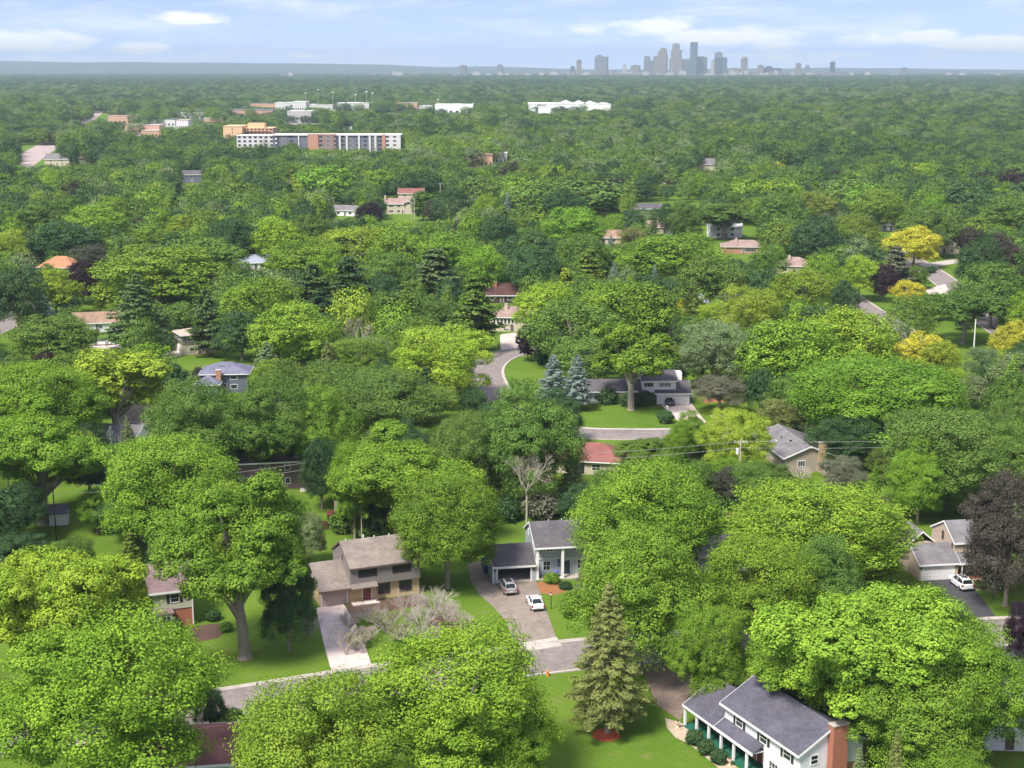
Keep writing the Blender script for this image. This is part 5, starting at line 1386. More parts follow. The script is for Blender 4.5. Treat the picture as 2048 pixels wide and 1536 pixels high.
# ------------------------------------------------------------------ trees that can be told apart in the picture
# (x of crown, y of its top, crown width, kind, tint[, options]) in photo pixels; opts: b = y of the trunk base, h = height in m
T = [
 # nearest row
 (204, 1234, 440, 'maple', 'fresh', dict(h=20)), (905, 1262, 400, 'maple', 'fresh', dict(h=18)), (628, 1352, 370, 'maple', 'fresh', dict(h=17)), (1010, 1380, 200, 'maple', 'fresh', dict(h=12)),
 (118, 1062, 350, 'open', 'lime', dict(h=21)), (262, 1128, 70, 'maple', 'lime', dict(h=12)), (1738, 1140, 440, 'open', 'fresh', dict(h=22)), (1935, 1222, 270, 'maple', 'bright', dict(h=18)), (1838, 1310, 270, 'maple', 'bright', dict(h=15)), (1592, 1238, 190, 'maple', 'fresh', dict(h=12)), (1672, 1235, 330, 'open', 'fresh', dict(b=1496)), (1850, 1185, 230, 'maple', 'bright', dict(h=17)), (1215, 1162, 178, 'spruce', 'tan', dict(b=1464)),
 (490, 938, 345, 'open', 'bright', dict(b=1316)), (330, 862, 290, 'maple', 'bright', dict(h=19)), (797, 855, 325, 'open', 'bright', dict(b=1082)), (705, 884, 105, 'maple', 'bright', dict(h=16)), (640, 870, 80, 'oval', 'deep', dict(h=13)), (895, 935, 205, 'maple', 'bright', dict(b=1176)),
 (925, 830, 130, 'oval', 'mid', dict(h=17)), (1050, 772, 212, 'maple', 'mid', dict(b=1010)), (1296, 912, 290, 'maple', 'bright', dict(h=19)), (1280, 1052, 268, 'oval', 'bright', dict(b=1345)),
 (1640, 950, 350, 'maple', 'lime', dict(h=18)), (1520, 1062, 240, 'maple', 'bright', dict(h=17)), (1650, 1075, 170, 'maple', 'mid', dict(h=15)), (2010, 942, 170, 'oval', 'brown', dict(b=1212)),
 (2052, 1200, 70, 'maple', 'purple', dict(h=9)), (1900, 812, 300, 'maple', 'mid', dict(h=18)), (2030, 850, 150, 'maple', 'mid'), (1770, 708, 380, 'maple', 'bright', dict(h=19)),
 (70, 798, 290, 'open', 'bright', dict(h=21)), (385, 762, 210, 'maple', 'mid'), (535, 755, 200, 'maple', 'mid'), (765, 738, 260, 'maple', 'mid', dict(h=17)), (640, 780, 150, 'maple', 'bright'),
 (888, 645, 225, 'feather', 'lime', dict(h=18)), (855, 765, 130, 'feather', 'olive', dict(h=9)), (225, 692, 240, 'open', 'lime', dict(h=19)), (65, 715, 250, 'maple', 'bright'), (95, 630, 165, 'maple', 'mid', dict(h=13)), (155, 650, 90, 'feather', 'olive', dict(h=9)),
 (113, 537, 96, 'oval', 'lime', dict(b=632)), (84, 578, 66, 'spruce', 'blue', dict(b=650)), (50, 606, 44, 'bush', 'tan', dict(h=7)), (30, 530, 120, 'maple', 'deep'), (92, 528, 60, 'maple', 'mid', dict(h=10)), (166, 516, 66, 'oval', 'purple', dict(b=608)),
 (310, 490, 265, 'maple', 'bright', dict(h=20)), (278, 545, 150, 'spruce', 'fir', dict(b=702)), (415, 582, 76, 'pine', 'fir', dict(b=714)), (8, 456, 96, 'feather', 'lime', dict(h=16)), (520, 548, 170, 'maple', 'bright', dict(h=18)),
 (480, 620, 100, 'oval', 'deep', dict(h=13)), (590, 605, 158, 'oval', 'fresh', dict(h=17)), (535, 682, 84, 'spruce', 'sage', dict(b=775)), (657, 680, 62, 'spruce', 'tan', dict(b=775)), (722, 668, 118, 'feather', 'olive', dict(h=11)),
 (625, 530, 96, 'pine', 'fir', dict(h=17)), (696, 515, 116, 'pine', 'deep', dict(h=19)), (815, 560, 84, 'spruce', 'olive', dict(b=700)), (868, 500, 130, 'pine', 'fir', dict(h=19)), (948, 556, 118, 'pine', 'mid', dict(b=705)), (895, 570, 52, 'spruce', 'olive', dict(h=12)), (640, 578, 70, 'pine', 'deep', dict(h=12)),
 (872, 598, 74, 'maple', 'mid', dict(h=9)), (765, 545, 70, 'oval', 'deep'), (605, 470, 160, 'maple', 'bright'), (705, 448, 170, 'maple', 'lime', dict(h=19)), (805, 455, 130, 'maple', 'bright'), (900, 466, 130, 'maple', 'bright'), (965, 492, 86, 'maple', 'bright'), (660, 500, 110, 'maple', 'bright'), (770, 500, 110, 'maple', 'mid'),
 (550, 430, 96, 'maple', 'lime'), (612, 428, 90, 'maple', 'mid'), (463, 430, 110, 'maple', 'deep'), (365, 428, 62, 'oval', 'lime', dict(h=13)), (295, 450, 80, 'maple', 'bright', dict(h=10)), (420, 474, 130, 'spread', 'mid'), (230, 448, 50, 'spruce', 'fir', dict(h=13)), (180, 488, 90, 'maple', 'brown', dict(h=10)), (480, 482, 66, 'maple', 'brown', dict(h=9)),
 (130, 440, 150, 'maple', 'deep', dict(h=17)), (62, 460, 60, 'spruce', 'fir', dict(h=14)), (90, 395, 130, 'maple', 'mid'), (190, 405, 130, 'maple', 'bright'), (220, 392, 70, 'maple', 'bright'),
 # centre and right, behind the curved street
 (1092, 560, 128, 'maple', 'lime', dict(h=16)), (1150, 592, 190, 'maple', 'mid', dict(h=18)), (1250, 558, 220, 'maple', 'bright', dict(h=19)), (1300, 565, 110, 'maple', 'mid'), (1262, 642, 185, 'open', 'bright', dict(b=820)), (1106, 708, 84, 'spruce', 'blue', dict(b=812)), (1154, 706, 78, 'spruce', 'blue', dict(b=820)), (1056, 650, 44, 'oval', 'purple', dict(b=722)), (1088, 690, 40, 'bush', 'deep', dict(h=5)),
 (1430, 635, 170, 'feather', 'sage', dict(h=17)), (1590, 632, 200, 'maple', 'fresh'), (1710, 615, 190, 'maple', 'fresh'), (1505, 566, 130, 'feather', 'lime'), (1612, 535, 140, 'maple', 'fresh', dict(h=15)), (1382, 588, 52, 'maple', 'gold', dict(h=8)), (1428, 598, 70, 'feather', 'lime', dict(h=11)), (1540, 650, 120, 'maple', 'mid'),
 (1345, 465, 200, 'maple', 'bright', dict(h=18)), (1425, 512, 140, 'maple', 'mid'), (1538, 490, 82, 'maple', 'mid', dict(h=13)), (1722, 508, 84, 'maple', 'lime', dict(h=15)), (1645, 506, 90, 'maple', 'bright'), (1770, 528, 66, 'maple', 'purple', dict(h=12)), (1793, 494, 70, 'pine', 'grey', dict(h=15)), (1690, 560, 60, 'maple', 'deep'),
 (1826, 452, 112, 'maple', 'gold', dict(b=536)), (1830, 530, 54, 'oval', 'mid', dict(h=8)), (1817, 558, 66, 'maple', 'gold', dict(h=8)), (1925, 578, 172, 'spread', 'mid', dict(b=688)), (1822, 585, 100, 'maple', 'mid'), (1990, 520, 150, 'maple', 'mid'), (2042, 585, 80, 'maple', 'bright'), (2030, 640, 90, 'maple', 'gold', dict(h=12)), (1845, 664, 110, 'maple', 'gold', dict(h=12)), (1880, 680, 90, 'maple', 'lime', dict(h=11)), (1965, 690, 76, 'feather', 'sage', dict(h=9)), (2030, 740, 110, 'maple', 'mid'),
 (2005, 468, 90, 'maple', 'brown'), (1940, 454, 70, 'maple', 'brown', dict(h=12)), (1965, 470, 100, 'maple', 'deep'), (1450, 400, 130, 'open', 'mid', dict(h=17)), (1370, 400, 70, 'maple', 'mid'), (1635, 428, 110, 'maple', 'deep'), (1712, 422, 100, 'maple', 'olive'), (1855, 415, 120, 'maple', 'mid'), (1850, 425, 34, 'spruce', 'blue', dict(h=15)), (1870, 385, 60, 'maple', 'bright'),
 (1147, 412, 130, 'maple', 'bright', dict(h=18)), (1070, 485, 110, 'maple', 'deep'), (1178, 500, 76, 'pine', 'olive', dict(h=15)), (1165, 462, 110, 'maple', 'mid'), (1232, 424, 56, 'maple', 'bright', dict(h=12)), (1040, 432, 42, 'oval', 'olive', dict(h=10)), (975, 386, 62, 'oval', 'bright', dict(h=17)), (1015, 384, 26, 'spruce', 'blue', dict(h=15)), (1000, 430, 80, 'maple', 'deep'), (1228, 525, 40, 'spruce', 'blue', dict(h=11)), (1310, 528, 38, 'spruce', 'blue', dict(h=13)), (1260, 545, 36, 'spruce', 'lime', dict(h=8)), (1222, 470, 30, 'spruce', 'blue', dict(h=10)), (1265, 450, 60, 'feather', 'tan', dict(h=11)), (1350, 625, 40, 'spruce', 'fir', dict(h=12)),
 (737, 402, 58, 'maple', 'purple', dict(h=14)), (755, 336, 58, 'oval', 'bright', dict(h=16)), (650, 330, 110, 'maple', 'bright'), (1060, 360, 130, 'maple', 'mid'), (1165, 352, 190, 'maple', 'mid'), (1030, 346, 100, 'maple', 'bright'), (1130, 375, 90, 'maple', 'deep'), (845, 380, 46, 'column', 'mid', dict(h=15)), (868, 398, 40, 'oval', 'brown', dict(h=12)), (902, 372, 80, 'maple', 'deep'), (955, 350, 100, 'maple', 'mid'),
 (1335, 405, 34, 'oval', 'deep', dict(h=14)), (1350, 422, 30, 'spruce', 'blue', dict(h=13)), (1308, 418, 30, 'spruce', 'fir', dict(h=12)), (1490, 350, 80, 'maple', 'bright'), (1565, 385, 110, 'maple', 'mid'), (1700, 350, 120, 'maple', 'mid'), (1740, 365, 100, 'maple', 'bright'), (1760, 375, 110, 'maple', 'olive'), (1630, 380, 100, 'maple', 'olive'), (1557, 322, 30, 'maple', 'gold', dict(h=12)), (1707, 322, 34, 'maple', 'gold', dict(h=12)), (492, 300, 34, 'maple', 'gold', dict(h=13)), (2022, 334, 66, 'maple', 'purple', dict(h=16)), (2030, 390, 130, 'maple', 'mid'), (1940, 360, 110, 'maple', 'deep'),
 # between the gardens
 (278, 985, 150, 'feather', 'deep', dict(h=8)), (578, 1100, 104, 'oval', 'deep', dict(b=1302)), (775, 968, 100, 'maple', 'deep', dict(h=9)), (1392, 922, 80, 'maple', 'mid', dict(h=8)), (1450, 935, 66, 'oval', 'brown', dict(h=7)), (1505, 920, 110, 'maple', 'mid', dict(h=8)), (1562, 932, 64, 'maple', 'mid', dict(h=6)), (1283, 878, 120, 'spread', 'olive', dict(h=8)), (1382, 826, 90, 'maple', 'bright', dict(h=9)), (1476, 815, 140, 'maple', 'lime', dict(h=13)), (1348, 862, 62, 'maple', 'bright', dict(h=7)),  # the deep maple stands in for the shaded interior of the open crown
 (1420, 990, 54, 'column', 'deep', dict(b=1090)), (1146, 900, 78, 'spruce', 'sage', dict(b=1010)), (1160, 975, 90, 'maple', 'deep', dict(h=7)), (1360, 930, 40, 'spruce', 'blue', dict(h=7)), (1570, 795, 100, 'feather', 'tan', dict(h=8)), (225, 850, 50, 'spruce', 'blue', dict(b=925)), (257, 830, 46, 'spruce', 'sage', dict(b=915)), (1690, 905, 90, 'feather', 'grey', dict(h=9)), (1600, 745, 130, 'maple', 'mid', dict(h=12)),
 (420, 1372, 56, 'oval', 'deep', dict(b=1462)), (1720, 1492, 70, 'spruce', 'sage', dict(h=9)), (1795, 1455, 66, 'spruce', 'tan', dict(h=11)), (1915, 1488, 150, 'maple', 'bright', dict(h=8)), (332, 718, 34, 'column', 'deep', dict(b=776)), (352, 724, 34, 'column', 'deep', dict(b=784)), (371, 740, 26, 'column', 'deep', dict(b=786)), (398, 734, 36, 'bush', 'brown', dict(h=5)), (450, 960, 90, 'oval', 'lime', dict(h=14)), (960, 900, 70, 'oval', 'deep', dict(h=10)), (1700, 820, 150, 'maple', 'deep', dict(h=11)), (30, 960, 120, 'maple', 'deep', dict(h=10)), (1440, 745, 120, 'feather', 'grey', dict(h=9)),
 (1990, 1130, 60, 'bush', 'deep', dict(b=1170)), (1420, 1200, 150, 'maple', 'bright', dict(h=14)), (1845, 880, 120, 'maple', 'bright', dict(h=14)), (215, 1190, 120, 'maple', 'lime', dict(h=14)),
]
BUSHES = [(1103, 1166, 34, 'bush', 'bright', 'low leafy bush in the mulch bed below the porch columns'), (1130, 1178, 26, 'bush', 'deep', 'dark low shrub at the foot of the second porch column'),
 (1388, 1488, 38, 'ball', 'deep', 'clipped round shrub nearest the flagstone terrace of the porch'), (1412, 1507, 36, 'ball', 'deep', 'middle of three clipped round shrubs along the porch walk'), (1437, 1526, 38, 'ball', 'deep', 'clipped round shrub nearest the bottom edge along the porch walk'),
 (1330, 846, 34, 'ball', 'deep', 'dark clipped shrub on the lawn beside the white mailbox post'), (1258, 812, 44, 'bush', 'deep', 'low dark hedge bush before the entry steps of the white split-level house'), (1288, 810, 46, 'bush', 'deep', 'low dark hedge bush between entry steps and twin garage doors'), (1215, 806, 50, 'bush', 'deep', 'dark shrub below the blue spruces at the edge of the lawn'), (1200, 790, 30, 'bush', 'lime', 'yellow green bush at the far wing of the white split-level house'),
 (460, 1462, 74, 'bush', 'mid', 'green bush beside the near street at the end of the red brown roof'), (508, 1520, 120, 'bush', 'bright', 'bright bush under the big front maple beside the near street'), (425, 1240, 34, 'bush', 'deep', 'dark bush in the garden bed of the cream house'), (452, 1262, 30, 'bush', 'mid', 'small bush at the outer edge of the cream house bed'), (345, 1266, 44, 'bush', 'deep', 'large dark bush in front of the cream house bay'),
 (1010, 1040, 70, 'bush', 'deep', 'dark bush at the far end of the lawn behind the grey house'), (1080, 1035, 80, 'bush', 'grey', 'grey green thicket bush behind the dead tree trunk'), (1150, 1030, 80, 'bush', 'deep', 'dark thicket bush beside the bluish spruce behind the grey house'), (965, 1035, 60, 'bush', 'grey', 'grey green bush under the tall bright tree left of the dead trunk'), (1855, 998, 40, 'bush', 'lime', 'yellow green bush on the back fence of the tan house lawn'),
 (690, 1062, 70, 'bush', 'mid', 'green bush in front of the dark red playhouse'), (735, 1074, 60, 'bush', 'mid', 'green bush between playhouse and gazebo'), (1960, 1176, 26, 'bush', 'mid', 'small bush beside the white sport utility car'), (1830, 572, 26, 'bush', 'deep', 'dark bush on the verge of the far street'), (1862, 546, 22, 'bush', 'deep', 'small dark bush beyond the far street kerb')]

RNG = random.Random(77)
PLANTS = []          # dicts with position, size and picture box of every plant that is an object


def lod_of(D): return 0 if D < 285 else 1 if D < 700 else 2 if D < 1500 else 3


def pick(kind, lod, i): a = FOL[kind]; l = lod if lod in a else max(q for q in a if q <= lod); return a[l][i % len(a[l])]


def plant(x, y, h_, w_, kind, tint, label=None, parts=True, noun=None, group=None):
    D = math.hypot(x, y)
    nm, cat, phrase = NOUN[kind]
    cw, chh = SIZE[kind]
    lod = lod_of(D)
    cm, tm = pick(kind, lod, RNG.randrange(50))
    jit = RNG.uniform(.86, 1.14)
    col = [max(0.0, c * jit * RNG.uniform(.94, 1.06)) for c in TINT[tint]]
    sx = w_ / cw
    if parts and tm is not None:
        t = thing(nm, label, cat, (x, y, 0), RNG.uniform(0, 360), group)
        t.scale = (sx, sx * RNG.uniform(.92, 1.05), h_ / chh)
        o = bpy.data.objects.new('crown', cm); C.objects.link(o); o.parent = t; o['tint'] = col
        q = bpy.data.objects.new('trunk', tm); C.objects.link(q); q.parent = t
    else:
        t = bpy.data.objects.new(nm, cm); C.objects.link(t); t.location = (x, y, 0); t.rotation_euler = (0, 0, RNG.uniform(0, 6.28)); t.scale = (sx, sx, h_ / chh); t['tint'] = col
        tag(t, label, cat, group)
    px, pt, dep = pix((x, y, h_))
    d = dict(o=t, x=x, y=y, h=h_, w=w_, D=D, px=px, pt=pt, pw=w_ * FPX / dep, kind=kind, tint=tint, label=label)
    PLANTS.append(d)
    return d


for e in T:
    x, top, w_, kind, tint = e[:5]; w_ = w_ * (1.1 if kind in ('maple', 'feather', 'open', 'spread', 'oval') else 1); o = e[5] if len(e) > 5 else {}
    if 'b' in o:
        p = at(x, o['b']); wm = w_ * pix(p)[2] / FPX; hh = on_plane(x, top, p.y).z
    else:
        hh = o.get('h', 14)
        for _ in range(3):
            p = at(x, top, hh); wm = w_ * pix(p)[2] / FPX
            if 'h' not in o: hh = min(19.5, max(9, wm * .8 + 5.5)) if kind not in ('spruce', 'pine') else min(18, max(6, wm * 2))
    plant(p.x, p.y, hh, wm, kind, tint)
for x, y, w_, kind, tint, label in BUSHES:
    p = at(x, y); wm = w_ * pix(p)[2] / FPX; plant(p.x, p.y, wm * (.62 if kind == 'bush' else .8), wm, kind, tint, label)

# leafless trees and shrubs
TWIG = plain('bare_twigs', (.45, .40, .34), .9, .2, 2); TWIG2 = plain('dead_wood', (.40, .36, .28), .9, .3, 2); TWIG3 = plain('pinkish_twigs', (.44, .37, .325), .9, .2, 2)


def bare(name, label, px, py, h_, w_, mat, seed, levels=5, n0=6, trunk=.12, up=.55, r0=.14, cat='tree', spread=.6, buds=None):
    p = at(px, py); t = thing(name, label, cat, (p.x, p.y, 0))
    b = twigs(seed, h_ / 1.05, w_ * .45, levels, n0, up, r0, trunk, spread); o = b.build('branches', mat, t)
    if buds:
        V = np.array([v for v in b.v]); V = V[V[:, 2] > h_ * .45]; r_ = np.random.default_rng(seed); V = V[r_.random(len(V)) < buds[1]]
        V = V + r_.normal(0, .18, V.shape)
        q = bpy.data.objects.new('leaves', np_mesh('leaves', leaves(V, np.tile([0, 0, 1.], (len(V), 1)), buds[2], r_, .5, .8), 4, [LEAF], r_.random(len(V)))); C.objects.link(q); q.parent = t; q['tint'] = TINT[buds[0]]
    px_, pt, dep = pix((p.x, p.y, h_)); PLANTS.append(dict(o=t, x=p.x, y=p.y, h=h_, w=w_, D=p.y, px=px_, pt=pt, pw=w_ * FPX / dep, kind='bare', tint='grey', label=label))


bare('dead_tree', 'dead leafless tree with pale bare trunk rising behind the grey house', 1053, 1046, 13.5, 11, TWIG2, 11, 7, 5, .42, .5, .13)
bare('bare_tree', 'rounded greyish bare tree between pines and lime feathery tree', 716, 700, 10.5, 14, TWIG, 21, 6, 8, .12, .7, .24, buds=('tan', .05, .4))
bare('bare_tree', 'pinkish bare tree beside the low ranch house with rose roof', 1266, 492, 9, 13, TWIG3, 31, 6, 7, .1, .7, .3, buds=('tan', .06, .6))
bare('bare_tree', 'pinkish bare thicket beside the grey gabled house in the far wood', 1335, 372, 9, 22, TWIG3, 32, 6, 9, .05, .6, .4)
for i, (x, y, h_, w_, lb) in enumerate([(770, 1262, 4.2, 8.5, 'greenish bare shrub beside the pink concrete drive'), (820, 1240, 5.0, 9, 'tall bare shrub in front of the brick wall windows'), (868, 1232, 5.2, 8, 'pinkish bare shrub at the corner of the taupe house'), (920, 1262, 3.6, 8, 'low bare shrub on the lawn edge right of the bare thicket'), (800, 1285, 3.4, 8, 'bare shrub in front of the thicket above the big maple'), (745, 1248, 3.6, 7, 'bare shrub nearest the brick door steps'), (845, 1262, 4.4, 8, 'widest bare shrub amid the thicket of the taupe house'), (895, 1248, 4.0, 7, 'bare shrub between lawn and taupe house corner'), (940, 1282, 3.0, 6, 'bare shrub at the far tip of the thicket by the drive lawn'), (735, 1285, 3.2, 6, 'bare shrub at the near end of the pink drive bed'), (860, 1288, 3.4, 8, 'bare shrub just above the big front maple crown'), (700, 1258, 3.4, 6, 'bare shrub leaning over the edge of the pink drive'), (712, 1300, 3.2, 6, 'bare shrub on the drive edge nearest the street'), (690, 1310, 5.0, 6, 'thin bare sapling standing over the pink concrete drive'), (622, 1275, 3.4, 5, 'pale bare shrub between birch and pink drive')]):
    bare('bare_shrub', lb, x, y, h_, w_, (TWIG, TWIG3)[i % 2] if 'sapling' not in lb else TWIG2, 40 + i, 5 if 'sapling' in lb else 6, 5 if 'sapling' in lb else 11, .04, .85, .085, 'shrub', .7, buds=('tan', .02, .2) if i % 4 == 0 else None)
for i, (x, y, lb) in enumerate([(1600, 962, 'bare brownish shrub below the window of the brown gabled house'), (1650, 955, 'bare brownish shrub at the chimney foot of the brown gabled house')]): bare('bare_shrub', lb, x, y, 4.2, 7, TWIG3, 60 + i, 5, 9, .04, .7, .08, 'shrub', .7)
bare('bare_shrub', 'bare grey brush below the dead tree trunk', 1120, 1010, 4, 9, TWIG2, 66, 5, 9, .04, .6, .07, 'shrub', .7, buds=('grey', .08, .2))

# ------------------------------------------------------------------ which parts of the picture must stay open
KEEP = [(1360, 1365, 1665, 1536), (1040, 1255, 1130, 1536), (980, 1040, 1145, 1345), (640, 1070, 835, 1300), (835, 1150, 990, 1290), (290, 1128, 392, 1262), (400, 1240, 660, 1385), (445, 1355, 600, 1440), (375, 1465, 455, 1536), (1820, 1035, 1960, 1255), (1785, 1000, 1925, 1060), (1950, 1150, 2040, 1250), (1990, 1400, 2048, 1536),
 (1535, 845, 1672, 945), (1100, 872, 1245, 925), (1165, 740, 1470, 880), (985, 610, 1055, 790), (1000, 700, 1085, 765), (975, 568, 1032, 606), (355, 645, 500, 780), (168, 606, 232, 692), (85, 515, 140, 540), (0, 630, 40, 700), (775, 378, 900, 440), (1275, 400, 1400, 415), (1302, 445, 1362, 470), (1410, 430, 1515, 515), (1572, 512, 1612, 545), (1710, 600, 1800, 662),
 (1838, 522, 1908, 582), (1868, 465, 1916, 508), (1768, 440, 1800, 465), (1622, 408, 1668, 432), (368, 343, 398, 368), (672, 415, 708, 434), (500, 514, 530, 535), (1400, 596, 1420, 615), (1205, 458, 1235, 480), (265, 830, 295, 868), (480, 900, 645, 985), (600, 935, 640, 985), (93, 1003, 132, 1056), (660, 1012, 722, 1052), (785, 1048, 832, 1080), (1418, 1080, 1472, 1125), (1000, 930, 1100, 1060), (1080, 880, 1120, 970), (925, 1010, 1080, 1060), (20, 990, 95, 1050), (1400, 750, 1480, 850), (1945, 640, 1952, 708), (1620, 905, 1672, 950)]
KEEP = [(a, b_, c, d, at(c, b_ + (d - b_) * .3).y) for a, b_, c, d in KEEP]
KEEP += [(605, 266, 800, 296, 1200), (470, 268, 540, 276, 1200), (445, 248, 560, 290, 1200), (85, 300, 190, 324, 1105), (40, 286, 112, 330, 1500), (150, 232, 192, 240, 2000), (185, 212, 216, 230, 2400), (752, 219, 800, 226, 2350), (570, 240, 640, 246, 1900), (1057, 202, 1222, 220, base_D(224) - 5), (1076, 210, 1103, 227, base_D(231) - 5), (1220, 183, 1296, 190, 3600), (1402, 320, 1430, 336, 1050), (1562, 308, 1604, 326, 1050)] + FARK


def in_front_of_keep(px, pt, pw, ph, D, slack=2):
    for a, b_, c, d, kd in KEEP:
        if D < kd and px + pw * .46 > a + slack and px - pw * .46 < c - slack and pt < d - slack and pt + ph > b_ + slack: return True
    return False


HOUSES = [(o.location.x, o.location.y, o.rotation_euler.z) for o in C.objects if o.type == 'EMPTY' and o.get('category') in ('house', 'shed', 'gazebo')]
KINDW = [('maple', .62), ('feather', .08), ('oval', .10), ('spread', .08), ('spruce', .06), ('pine', .06)]
TINTW = [('bright', .11), ('mid', .37), ('deep', .33), ('olive', .09), ('lime', .025), ('sage', .06), ('purple', .012), ('gold', .008)]


def wpick(r, tab):
    q = r.random() * sum(w_ for _, w_ in tab)
    for a, w_ in tab:
        q -= w_
        if q <= 0: return a
    return tab[0][0]


def fits(x, y, w_, h_):
    px, pt, dep = pix((x, y, h_)); pw = w_ * FPX / dep; pb = pix((x, y, 0))[1]
    if in_front_of_keep(px, pt, pw, (pb - pt) * .93, y): return False
    if y >= 900: return not any(abs(p['x'] - x) < 25 and math.hypot(p['x'] - x, p['y'] - y) < .35 * (p['w'] + w_) for p in HAND)
    if any(abs(p['x'] - x) < 25 and math.hypot(p['x'] - x, p['y'] - y) < .27 * (p['w'] + w_) for p in HAND): return False
    if any((q - Vector((x, y, 0))).length < hw + w_ * .38 + 1 for c, hw in ROADS if hw < 10 for q in c[::2]): return False
    for hx, hy, ha in HOUSES:
        dx, dy = x - hx, y - hy; u, v_ = dx * math.cos(ha) + dy * math.sin(ha), -dx * math.sin(ha) + dy * math.cos(ha)
        if -2 - w_ * .3 < u < 15 + w_ * .3 and -2 - w_ * .3 < v_ < 9 + w_ * .3: return False
    # never cover the upper part of a tree placed by eye
    return not any(p['D'] > y and abs(p['px'] - px) < .33 * (p['pw'] + pw) and pt < p['pt'] + .36 * p['pw'] and pb > p['pt'] for p in HAND)


rf = random.Random(2024)
cands = []
D = 118.0
while D < 11800:
    sp = 10.0 if D < 1300 else 13.5 if D < 2200 else 18 if D < 4000 else 22 if D < 7000 else 30
    half = .385 * D + 45 + (40 if D < 1500 else 0)
    x = -half + rf.uniform(0, sp)
    while x < half:
        cands.append((x + rf.uniform(-.38, .38) * sp, D + rf.uniform(-.38, .38) * sp, sp)); x += sp
    D += sp * .9
cands.sort(key=lambda q: q[1])
HAND = list(PLANTS)
n_leafy = sum(1 for p in PLANTS if NOUN.get(p['kind'], ('', '', ''))[0] == 'leafy_tree')
n_obj = 0
FPTS = []
grove = {}
for (x, y, sp) in cands:
    kind, tint = wpick(rf, KINDW), wpick(rf, TINTW)
    if tint == 'gold' and y < 900: tint = 'lime'
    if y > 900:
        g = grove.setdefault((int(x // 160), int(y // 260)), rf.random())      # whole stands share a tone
        if y > 1300: tint = rf.choice(['mid', 'deep', 'deep', 'sage', 'mid', 'deep', 'olive'] if y < 2600 else ['mid', 'deep', 'deep', 'sage'] if y < 4500 else ['deep', 'deep', 'mid', 'deep'])  # tints darken and cool with distance: haze tone put into leaf colour
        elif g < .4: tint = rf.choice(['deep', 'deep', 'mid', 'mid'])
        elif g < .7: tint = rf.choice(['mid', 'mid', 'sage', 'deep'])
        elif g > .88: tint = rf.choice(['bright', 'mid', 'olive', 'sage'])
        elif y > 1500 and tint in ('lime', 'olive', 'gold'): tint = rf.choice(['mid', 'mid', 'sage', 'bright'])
    big = sp / 10.5
    w_ = rf.uniform(10, 19.5) * big ** .85; h_ = min(23, rf.uniform(10, 20) * (1 + (big - 1) * .25))
    if y > 900: q = .78 + .5 * ((g * 7.3) % 1); h_ *= q; w_ *= .9 + .25 * ((g * 3.1) % 1)
    if kind == 'spruce': w_, h_ = rf.uniform(5, 7.5), rf.uniform(11, 18)
    elif kind == 'pine': w_, h_ = rf.uniform(7, 10), rf.uniform(13, 19)
    if y < 190:
        q = pix((x, y, h_)); mg = w_ * FPX / q[2] * .6
        if -60 - mg < q[0] < 2108 + mg: continue
    for shrink in ((1, .72, .5) if y < 900 else (1,)):
        if fits(x, y, w_ * shrink, h_ * shrink): break
    else: continue
    w_ *= shrink; h_ *= shrink
    px = pix((x, y, h_))[0]
    vis = -40 < px < 2088
    leafy = kind in ('maple', 'feather', 'oval', 'spread')
    if vis and y < 2200 and ((leafy and n_leafy < 296) or (not leafy and y < 900)):
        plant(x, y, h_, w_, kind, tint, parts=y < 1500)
        n_leafy += leafy
    else: FPTS.append((x, y, h_, w_, kind, tint))
print('plants', len(PLANTS), 'leafy', n_leafy, 'forest', len(FPTS), 'farthest', max(p['D'] for p in PLANTS))

# lower growth between the trees of the gardens
rf = random.Random(515)
ALLP = list(PLANTS)
nb = 0
for _ in range(9000):
    if nb >= 210: break
    D = 190 + 560 * rf.random() ** 1.2; x = rf.uniform(-1, 1) * (.37 * D + 12); y = D
    w_ = rf.uniform(3.5, 8.5); h_ = w_ * rf.uniform(.6, .95)
    px, pt, dep = pix((x, y, h_)); pw = w_ * FPX / dep; pb = pix((x, y, 0))[1]
    if any(abs(p['x'] - x) < 20 and math.hypot(p['x'] - x, p['y'] - y) < .24 * (p['w'] + w_) for p in ALLP): continue
    if any((q - Vector((x, y, 0))).length < hw + w_ * .5 + .8 for c, hw in ROADS if hw < 10 for q in c[::2]): continue
    if any(-2 - w_ * .5 < (x - hx) * math.cos(ha) + (y - hy) * math.sin(ha) < 15 + w_ * .5 and -2 - w_ * .5 < -(x - hx) * math.sin(ha) + (y - hy) * math.cos(ha) < 10 + w_ * .5 for hx, hy, ha in HOUSES): continue
    if in_front_of_keep(px, pt, pw, pb - pt, y) or any(a - 4 < px < c_ + 4 and b_ < pb < d + 3 for a, b_, c_, d, kd in KEEP): continue
    if any(p['D'] > y and abs(p['px'] - px) < .34 * (p['pw'] + pw) and pt < p['pt'] + .35 * p['pw'] and pb > p['pt'] for p in HAND): continue
    ALLP.append(plant(x, y, h_, w_, 'shrub', wpick(rf, [('mid', .4), ('deep', .3), ('bright', .15), ('olive', .1), ('sage', .05)]))); nb += 1
print('shrubs', nb)

